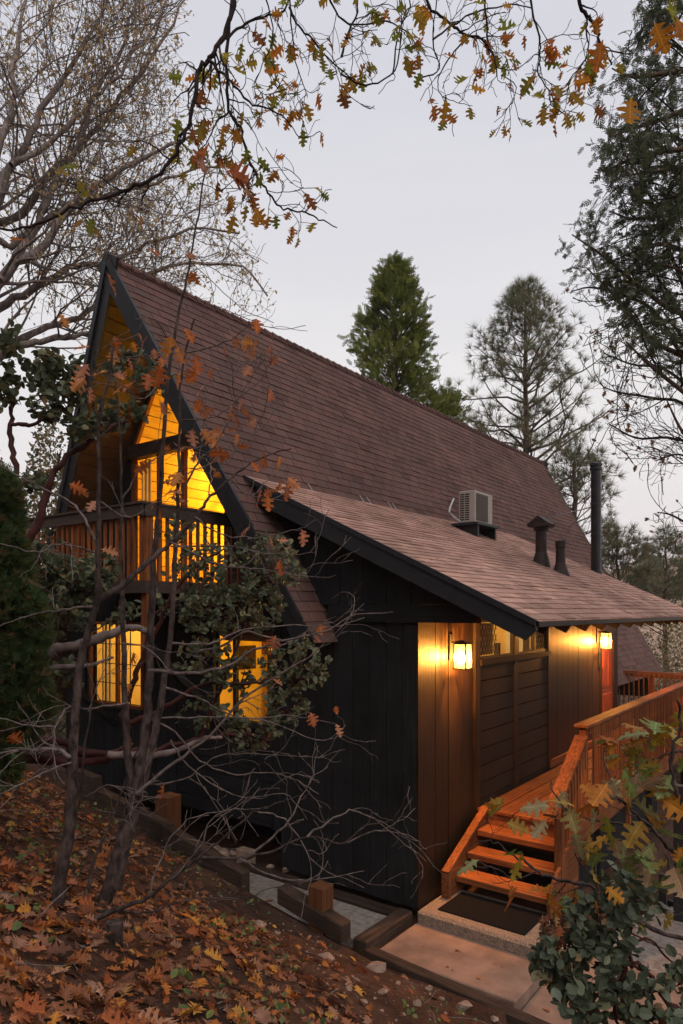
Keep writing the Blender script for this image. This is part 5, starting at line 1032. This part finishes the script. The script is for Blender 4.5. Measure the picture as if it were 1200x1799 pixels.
# twiggy oak mixed behind it
to = thing('oak_tree', 'thin twiggy oak with sparse brown leaves beside the right-hand cedar', 'tree', tuple(PX(1290, 1250, 12)))
ob = [[(1290, 1250), (1280, 950), (1250, 700), (1220, 500), (1200, 350), (1190, 200)], [(1280, 900), (1230, 700), (1160, 560), (1100, 520), (1040, 505), (1005, 512)], [(1270, 820), (1220, 700), (1170, 650), (1110, 640), (1060, 620)], [(1280, 950), (1230, 800), (1180, 770), (1120, 770), (1070, 745)], [(1280, 980), (1240, 850), (1200, 800), (1150, 810)], [(1280, 1000), (1250, 950), (1215, 925), (1180, 905), (1155, 900)], [(1260, 700), (1200, 560), (1150, 480), (1100, 430)], [(1240, 600), (1180, 450), (1140, 340), (1090, 260)], [(1270, 860), (1210, 720), (1150, 700), (1090, 690), (1060, 680)]]
Pm = np.array([pxline(p, 11.2, 10.6 + .5 * RS.randn(), 18) for p in ob]); Rm_ = np.stack([np.linspace(.12 if i == 0 else .035, .008, 18) for i in range(len(ob))])
b1, r1 = sub(Pm, Rm_, 16, .35, 1, .8, 1.3, 8, .2, -.03, .45, .3); pT = [(990, 480), (1060, 470), (1075, 180), (1400, 180), (1400, 1000), (1150, 990), (1140, 850), (1055, 800), (1050, 700), (1000, 560)]; b1, r1 = keep(b1, r1, pT); b2, r2 = sub(b1, r1, 6, .15, 1, .8, .5, 6, .25, -.03, .6, .5); b2, r2 = keep(b2, r2, pT)
m = MB(); m.tubes(Pm, Rm_, 7); m.build('trunk', M['twig'], to, smooth=True); m = MB(); m.tubes(b1, np.maximum(r1, .006), 4); m.tubes(b2, np.maximum(r2, .004), 3); m.build('twigs', M['twig'], to, kind='stuff')
m = MB(); k = RS.rand(len(b2)) < .55; X = b2[k, -1]; bb = LEAF_LO[0]; m.inst(bb[0], bb[1], frames(norm(RS.randn(len(X), 3) + P_([0, 0, -.6])), .085 * (.6 + .7 * RS.rand(len(X)))), X); m.build('leaves', m_leaf('brown_twig_leaf', [(0, (.20, .08, .03)), (.5, (.28, .13, .05)), (1, (.13, .07, .03))], .3), to, kind='stuff')
# ---------------- conifers behind the roof
def cedar_cone(label, ubase, vtop, vbase, d, wpx, mat, n, size, seed_off=0, group=None):
    top = PX(ubase, vtop, d); bot = PX(ubase, vbase, d); H = top[2] - bot[2]; t = thing('cedar_tree', label, 'tree', tuple(bot), group)
    m = MB(); m.tubes(P_([bot, (bot + top) / 2, top]), P_([.32, .17, .02]), 8); m.build('trunk', M['pinebark'], t, smooth=True)
    W_ = wpx / 1200 * d; nb = int(n); S, D, Ln = [], [], []
    tt = RS.rand(nb) ** .8; a = RS.rand(nb) * 6.283; lump = 1 + .30 * np.sin(a * 3 + tt * 14) + .28 * np.sin(a * 2 - tt * 25)
    rad = W_ * (tt ** .78) * lump * .5; S = np.stack([bot[0] + 0 * tt, bot[1] + 0 * tt, top[2] - tt * H], 1) if False else np.repeat(top[None], nb, 0) - np.outer(tt, top - bot)
    D = np.stack([np.cos(a), np.sin(a), .35 + 0 * a], 1); Pb = grow(S, D, rad + .15, 6, .09, .06); m = MB(); m.tubes(Pb, np.repeat(np.linspace(.03, .008, 6)[None], nb, 0), 3); m.build('branches', M['pinebark'], t, kind='stuff')
    m = MB()
    for k, c in ((5, 7), (4, 6), (3, 3)):
        X = np.repeat(Pb[:, k], c, 0); X = X + RS.randn(*X.shape) * (.10 + .10 * rad.repeat(c)[:, None] * .5); DD = norm(np.repeat(D, c, 0) + RS.randn(len(X), 3) * .5 + P_([0, 0, .6])); scatter(m, SPR, X, DD, size * (.7 + .6 * RS.rand(len(X))), .8)
    m.build('foliage', M[mat], t, kind='stuff'); return t
cedar_cone('dense green cedar rising behind the middle of the main roof', 694, 468, 1120, 24, 285, 'n_cedar', 700, .31)
cedar_cone('lower green cedar top just right of the dense cedar behind the ridge', 778, 690, 1120, 25, 140, 'n_cedar', 200, .38)
def pine(label, u, vtop, vbase, d, spec, tl, mat='n_pine', group='pines beyond the roof', nsub=5, r0=.26, lean=0):
    top = PX(u, vtop, d); bot = PX(u + lean, vbase, d); t = thing('pine_tree', label, 'tree', tuple(bot), group)
    T = P_([bot + (top - bot) * x for x in np.linspace(0, 1, 16)]); T[1:-1] += RS.randn(14, 3) * .03; m = MB(); m.tubes(T, np.linspace(r0, .03, 16), 9); m.build('trunk', M['pinebark'], t, smooth=True)
    S, D, Ln = [], [], []
    for v, hw, n in spec:      # height in the picture, half width in the picture, branches in the whorl
        x = (vbase - v) / (vbase - vtop); c = bot + (top - bot) * x
        for i in range(n):
            a = 6.283 * (i + RS.rand() * .7) / n; S.append(c + P_([0, 0, RS.randn() * .12])); D.append((math.cos(a), math.sin(a), .15 + .35 * x)); Ln.append(hw / 1200 * d * (.85 + .6 * RS.rand()))
    S, D, Ln = map(np.array, (S, D, Ln)); Pb = grow(S, D, Ln, 9, .13, .055); Rb = (.012 + .012 * Ln)[:, None] * np.linspace(1, .3, 9)[None]
    b2, r2 = sub(Pb, Rb, nsub, .3, 1, .7, .9, 6, .16, .12, .5, .5); b3, r3 = sub(b2, r2, 2, .3, 1, .7, .4, 4, .15, .1, .7, .6)
    m = MB(); m.tubes(Pb, Rb, 5); m.tubes(b2, np.maximum(r2, .008), 4); m.tubes(b3, np.maximum(r3, .006), 3); m.build('branches', M['pinebark'], t, kind='stuff', smooth=True)
    m = MB(); E = np.concatenate([Pb[:, -1], b2[:, -1], b3[:, -1]]); DD = norm(np.concatenate([Pb[:, -1] - Pb[:, -2], b2[:, -1] - b2[:, -2], b3[:, -1] - b3[:, -2]]) + P_([0, 0, .02])); scatter(m, TUFT, E, DD, tl * (.75 + .5 * RS.rand(len(E))), .6); m.build('foliage', M[mat], t, kind='stuff'); print('pine', len(E)); return t
pine('tall open pine with bare trunk rising behind the far end of the ridge', 924, 512, 1200, 27, [(528, 9, 4), (545, 18, 4), (565, 26, 4), (585, 34, 4), (605, 42, 4), (625, 50, 5), (650, 70, 4), (675, 85, 5), (695, 95, 4), (715, 120, 5), (740, 110, 4), (765, 120, 5), (790, 130, 5), (815, 135, 5), (840, 120, 4), (870, 130, 5), (900, 100, 4)], .36)
pine('shorter bushy pine with rusty needles behind the stove pipe', 1010, 800, 1200, 24, [(820, 26, 4), (845, 40, 4), (870, 56, 4), (895, 66, 5), (920, 66, 4), (945, 50, 5), (970, 44, 5), (1000, 40, 5)], .34, nsub=4)
pine('small bushy young pine right beside the stove pipe foot', 1085, 955, 1200, 22, [(965, 14, 4), (980, 20, 5), (1000, 26, 5), (1020, 28, 5), (1045, 30, 5)], .26, nsub=5, r0=.12)
pine('young pine with open top at the far right above the lower roof', 1169, 955, 1230, 32, [(968, 10, 4), (985, 20, 4), (1003, 30, 5), (1020, 40, 5), (1040, 46, 5), (1060, 50, 6), (1085, 50, 6), (1110, 50, 5)], .34, nsub=4, r0=.16)
# ---------------- far hill, its wood and the autumn brush below the deck
mh, th_, oh = newmat('dry_hillside'); bh = princ(th_, oh, 1, .1); nh = noise(th_, .12, 8); nh2 = noise(th_, 1.1, 5)
th_.links.new(mul(th_, ramp(th_, nh.outputs[0], [(.3, (.26, .18, .13)), (.5, (.42, .29, .21)), (.7, (.34, .28, .18))]), ramp(th_, nh2.outputs[0], [(.35, G(.6)), (.65, G(1.2))])), bh.inputs['Base Color']); M['hill'] = mh
m = MB(); xs = np.linspace(-160, 260, 120); ys = np.linspace(75, 330, 60); X, Y = np.meshgrid(xs, ys)
Z = -14 + 36 * (1 - np.exp(-((Y - 75) / 120.) ** 2)) * (.65 + .35 * np.sin(X * .021 + 2.0)) + 2.2 * np.sin(X * .11) * np.sin(Y * .09) + .8 * np.sin(X * .5 + Y * .3)
V = np.stack([X, Y, Z], -1).reshape(-1, 3); i, j = np.meshgrid(np.arange(59), np.arange(119), indexing='ij'); a = i * 120 + j; m.add(V, np.stack([a, a + 1, a + 121, a + 120], -1).reshape(-1, 4), .5); hill = m.build('hill', M['hill'], smooth=True, kind='structure')
def brushmass(name, mat, fn, n, size, base=None):
    X = fn(n); m = MB(); base = base or [RHOMB]; scatter(m, base, X, norm(sph(n) + P_([0, 0, .5])), size * (.6 + .8 * RS.rand(n)), 1.); return m.build(name, M[mat], kind='stuff')
def hillpts(n):
    x = RS.rand(n) * 260 - 110; y = 80 + RS.rand(n) * 200; c = RS.randint(0, 900, n); cx = RS.rand(900) * 260 - 110; cy = 80 + RS.rand(900) * 200; x = cx[c] + RS.randn(n) * 1.3; y = cy[c] + RS.randn(n) * 1.3
    z = -14 + 36 * (1 - np.exp(-((y - 75).clip(0) / 120.) ** 2)) * (.65 + .35 * np.sin(x * .021 + 2.0)) + 2.2 * np.sin(x * .11) * np.sin(y * .09) + .8 * np.sin(x * .5 + y * .3)
    return np.stack([x, y, z + np.abs(RS.randn(n)) * 1.4], 1)
M['l_hill'] = m_leaf('hill_brush', [(0, (.34, .24, .16)), (.4, (.42, .31, .18)), (.7, (.24, .22, .12)), (1, (.48, .30, .19))], .3)
brushmass('hillside_brush', 'l_hill', hillpts, 26000, .75)
def nearbrush(n):      # thicket below and beyond the far end of the deck and house
    x0 = -7 + RS.rand(n) * 17; y0 = 23.5 + RS.rand(n) * 12; h = 1.8 + 1.2 * np.sin(x0 * 1.3) * np.sin(y0 * .9) + .6 * np.sin(x0 * 3.1 + y0 * 2.3); z = -5.6 + RS.rand(n) ** .7 * (h + 2.2) + .10 * (y0 - 23) 
    return np.stack([x0, y0, z], 1)
brushmass('autumn_thicket', 'l_brush', nearbrush, 42000, .115)
brushmass('olive_thicket', 'n_pine', lambda n: nearbrush(n) + P_([0, -.4, -.5]), 16000, .12)
S = nearbrush(900); S[:, 2] = -6; Q = grow(S, np.tile(P_([[0, 0, 1.]]), (900, 1)) + RS.randn(900, 3) * .35, 3.2 + 1.2 * RS.rand(900), 8, .16, .02); m = MB(); m.tubes(Q, np.repeat(np.linspace(.02, .006, 8)[None], 900, 0), 3); m.build('thicket_stems', M['greytwig'], kind='stuff')
def leftbrush(n):
    u = -260 + RS.rand(n) * 400; d = 14 + 9 * RS.rand(n); top = 760 + 60 * np.sin(u * .06) + 40 * np.sin(u * .023 + 1); v = top + RS.rand(n) ** .8 * (1300 - top); return np.stack([PX(a, b, c) for a, b, c in zip(u, v, d)])
brushmass('thicket_beside_house', 'l_brush', leftbrush, 26000, .13); brushmass('green_thicket', 'l_manz', lambda n: leftbrush(n), 14000, .12)
for i, (u, vt, d, w_, lb) in enumerate([(1140, 968, 120, 24, 'far hazy conifer left of the pair on the skyline'), (1155, 978, 125, 22, 'far hazy conifer right of the pair on the skyline'), (1128, 1000, 110, 16, 'small far conifer lower on the hillside'), (1212, 985, 60, 26, 'dark conifer at the right edge behind the young pine'), (1118, 1012, 70, 14, 'little dark conifer just above the roof slope')]):
    cedar_cone(lb, u, vt, 1060, d, w_ * 2, 'n_dark' if i != 2 else 'n_pine', 70, d / 1200 * 9, group='conifers on the far hillside')
# ---------------- leaf litter, twigs, herbs on the slope
def slope_pts(n, dens):
    out_ = []
    while sum(map(len, out_)) < n:
        x = -12 + RS.rand(n * 2) * 14; y = -.8 + RS.rand(n * 2) * 7.2; y = np.where(RS.rand(n * 2) < .85, y, y); k = (y < 5.6) | ((x < -7.0) & (y < 5.6)); u, v, f = proj(np.stack([x, y, ground_z(x, y)], 1)); p = dens(u, v, x, y) * np.clip(2.6 / np.maximum(f, .5), .12, 1.2); k &= RS.rand(n * 2) < p; out_.append(np.stack([x, y], 1)[k])
    return np.concatenate(out_)[:n]
def dens(u, v, x, y):      # leaves thick up the slope, thin on the bare soil by the walk
    s = (5.6 - y) + .25 * (-4.6 - x); s = s - .25 * np.sin(x * 2.1) ; p = np.clip((s - .75) / 1.1, .05, 1)
    return p
XY = slope_pts(23000, dens); zz = ground_z(XY[:, 0], XY[:, 1]); X = np.column_stack([XY, zz + .012 + RS.rand(len(XY)) ** 2 * .05])
eps = .03; gx = (ground_z(XY[:, 0] + eps, XY[:, 1]) - zz) / eps; gy = (ground_z(XY[:, 0], XY[:, 1] + eps) - zz) / eps; N_ = norm(np.stack([-gx, -gy, np.ones(len(X))], 1))
a = RS.rand(len(X)) * 6.283; D = np.stack([np.cos(a), np.sin(a), np.zeros(len(X))], 1) + RS.randn(len(X), 3) * .28; D = norm(D - (D * N_).sum(1, keepdims=True) * N_ * .8); up_ = N_ + RS.randn(len(X), 3) * .38
y_ = norm(np.cross(up_, D)); z_ = np.cross(D, y_); sz = .115 * (.28 + .95 * RS.rand(len(X)) ** 1.4); Rm = np.stack([D, y_, z_], -1) * sz[:, None, None]
u, v, f = proj(X); vis_ = (u > -20) & (u < 1220) & (v < 1840); order = np.argsort(np.where(vis_, f, 99))
near, far_ = order[:290], order[290:]
for i in near:
    b = LEAF_HI[i % 4]; o = bpy.data.objects.new('leaf', leafmesh('hi' + str(i % 4), b, 'l_near')); COL.objects.link(o); o.parent = ground; mt = Matrix.Identity(4)
    for r in range(3):
        for c in range(3): mt[r][c] = Rm[i][r][c]
        mt[r][3] = X[i][r]
    o.matrix_local = mt
m = MB()
for k in range(3): q = far_[k::3]; m.inst(LEAF_LO[k][0], LEAF_LO[k][1], Rm[q], X[q])
m.build('leaf_litter', M['l_litter'], kind='stuff')
XY = slope_pts(500, lambda u, v, x, y: .5 + 0 * x); m = MB(); S = np.column_stack([XY, ground_z(XY[:, 0], XY[:, 1]) + .02]); D = RS.randn(500, 3) * P_([1, 1, .12]); m.tubes(grow(S, D, .12 + .35 * RS.rand(500), 5, .15), np.repeat(np.linspace(.004, .0018, 5)[None], 500, 0) * (.6 + RS.rand(500, 1)), 4); m.build('fallen_twigs', M['greytwig'], kind='stuff')
XY = slope_pts(2600, lambda u, v, x, y: np.clip(np.sin(x * 2.3 + 1) * np.sin(y * 2.9) * 1.5, 0, 1)); m = MB(); X = np.column_stack([XY, ground_z(XY[:, 0], XY[:, 1]) + .03 + RS.rand(len(XY)) * .07]); m.inst(OVAL[0], OVAL[1], frames(norm(RS.randn(len(X), 3) + P_([0, 0, .6])), .04 * (.5 + RS.rand(len(X)))), X); m.build('ground_herbs', M['herb'], kind='stuff')
XY = slope_pts(1500, lambda u, v, x, y: np.clip(1.4 - (5.6 - y) * .5, .1, 1)); m = MB(); X = np.column_stack([XY, ground_z(XY[:, 0], XY[:, 1])]); cb_ = norm(RS.randn(8, 3)); oc = (P_([(1, 0, 0), (0, 1, 0), (-1, 0, 0), (0, -1, 0), (0, 0, .7), (0, 0, -.7)]), [np.array([(0, 1, 4), (1, 2, 4), (2, 3, 4), (3, 0, 4), (1, 0, 5), (2, 1, 5), (3, 2, 5), (0, 3, 5)])]); m.inst(oc[0], oc[1], frames(sph(len(X)), .006 + .018 * RS.rand(len(X)) ** 3), X); m.build('pebbles', M['rock'], kind='stuff')
# needles and leaves dropped on the lower roof
n = 420; xx = -6.3 + 3.7 * RS.rand(n) ** .8; yy = 6.9 + 8.2 * RS.rand(n); X = np.stack([xx, yy, wingz(xx) + .022], 1); m = MB(); m.inst(RHOMB[0] * P_([1, .45, 1]), RHOMB[1], frames(norm(RS.randn(n, 3) * P_([1, 1, 0]) + P_([0, 0, -.0])), .03 + .05 * RS.rand(n) ** 2, P_([0, 0, 6.])), X); m.build('leaves_on_roof', m_leaf('bleached_leaf', [(0, (.30, .20, .14)), (.3, (.10, .05, .035)), (.6, (.26, .13, .06)), (1, (.42, .33, .27))], .1), kind='stuff')

SP = [(-3.9 + 1.3 * RS.rand(), 6.1 + .7 * RS.rand(), -3.612) for _ in range(9)] + [(-2.4 + 1.0 * RS.rand(), 6.1 + 1.3 * RS.rand(), -3.732) for _ in range(12)] + [(-6.6 + 2.2 * RS.rand(), 6.05 + .55 * RS.rand(), -3.542) for _ in range(10)] + [(-3.9 + 1.0 * RS.rand(), 8.6 + 3 * RS.rand(), -2.632) for _ in range(5)] + [(-2.75 + .25 * RS.rand(), 6.95 + .6 * RS.rand(), -3.462) for _ in range(4)] + [(-3.6, 7.92, -3.03), (-3.2, 7.62, -3.235)]
X = P_(SP); n = len(X); R_ = frames(norm(RS.randn(n, 3) * P_([1, 1, .05])), .055 * (.4 + .9 * RS.rand(n)), P_([0, 0, 5.]), .5); leafobjs(path, 'l_near', X, R_)
# ---------------- the damp evening air
hz, th_, oh = newmat('evening_haze'); vol = th_.nodes.new('ShaderNodeVolumePrincipled'); vol.inputs['Color'].default_value = (.92, .88, .88, 1); vol.inputs['Density'].default_value = .0005; vol.inputs['Anisotropy'].default_value = .2
th_.links.new(vol.outputs[0], oh.inputs['Volume']); m = MB(); m.box(-330, 330, -80, 460, -18, 34); m.build('haze', hz, kind='stuff')
SC.cycles.volume_max_steps = 64; SC.cycles.volume_bounces = 1
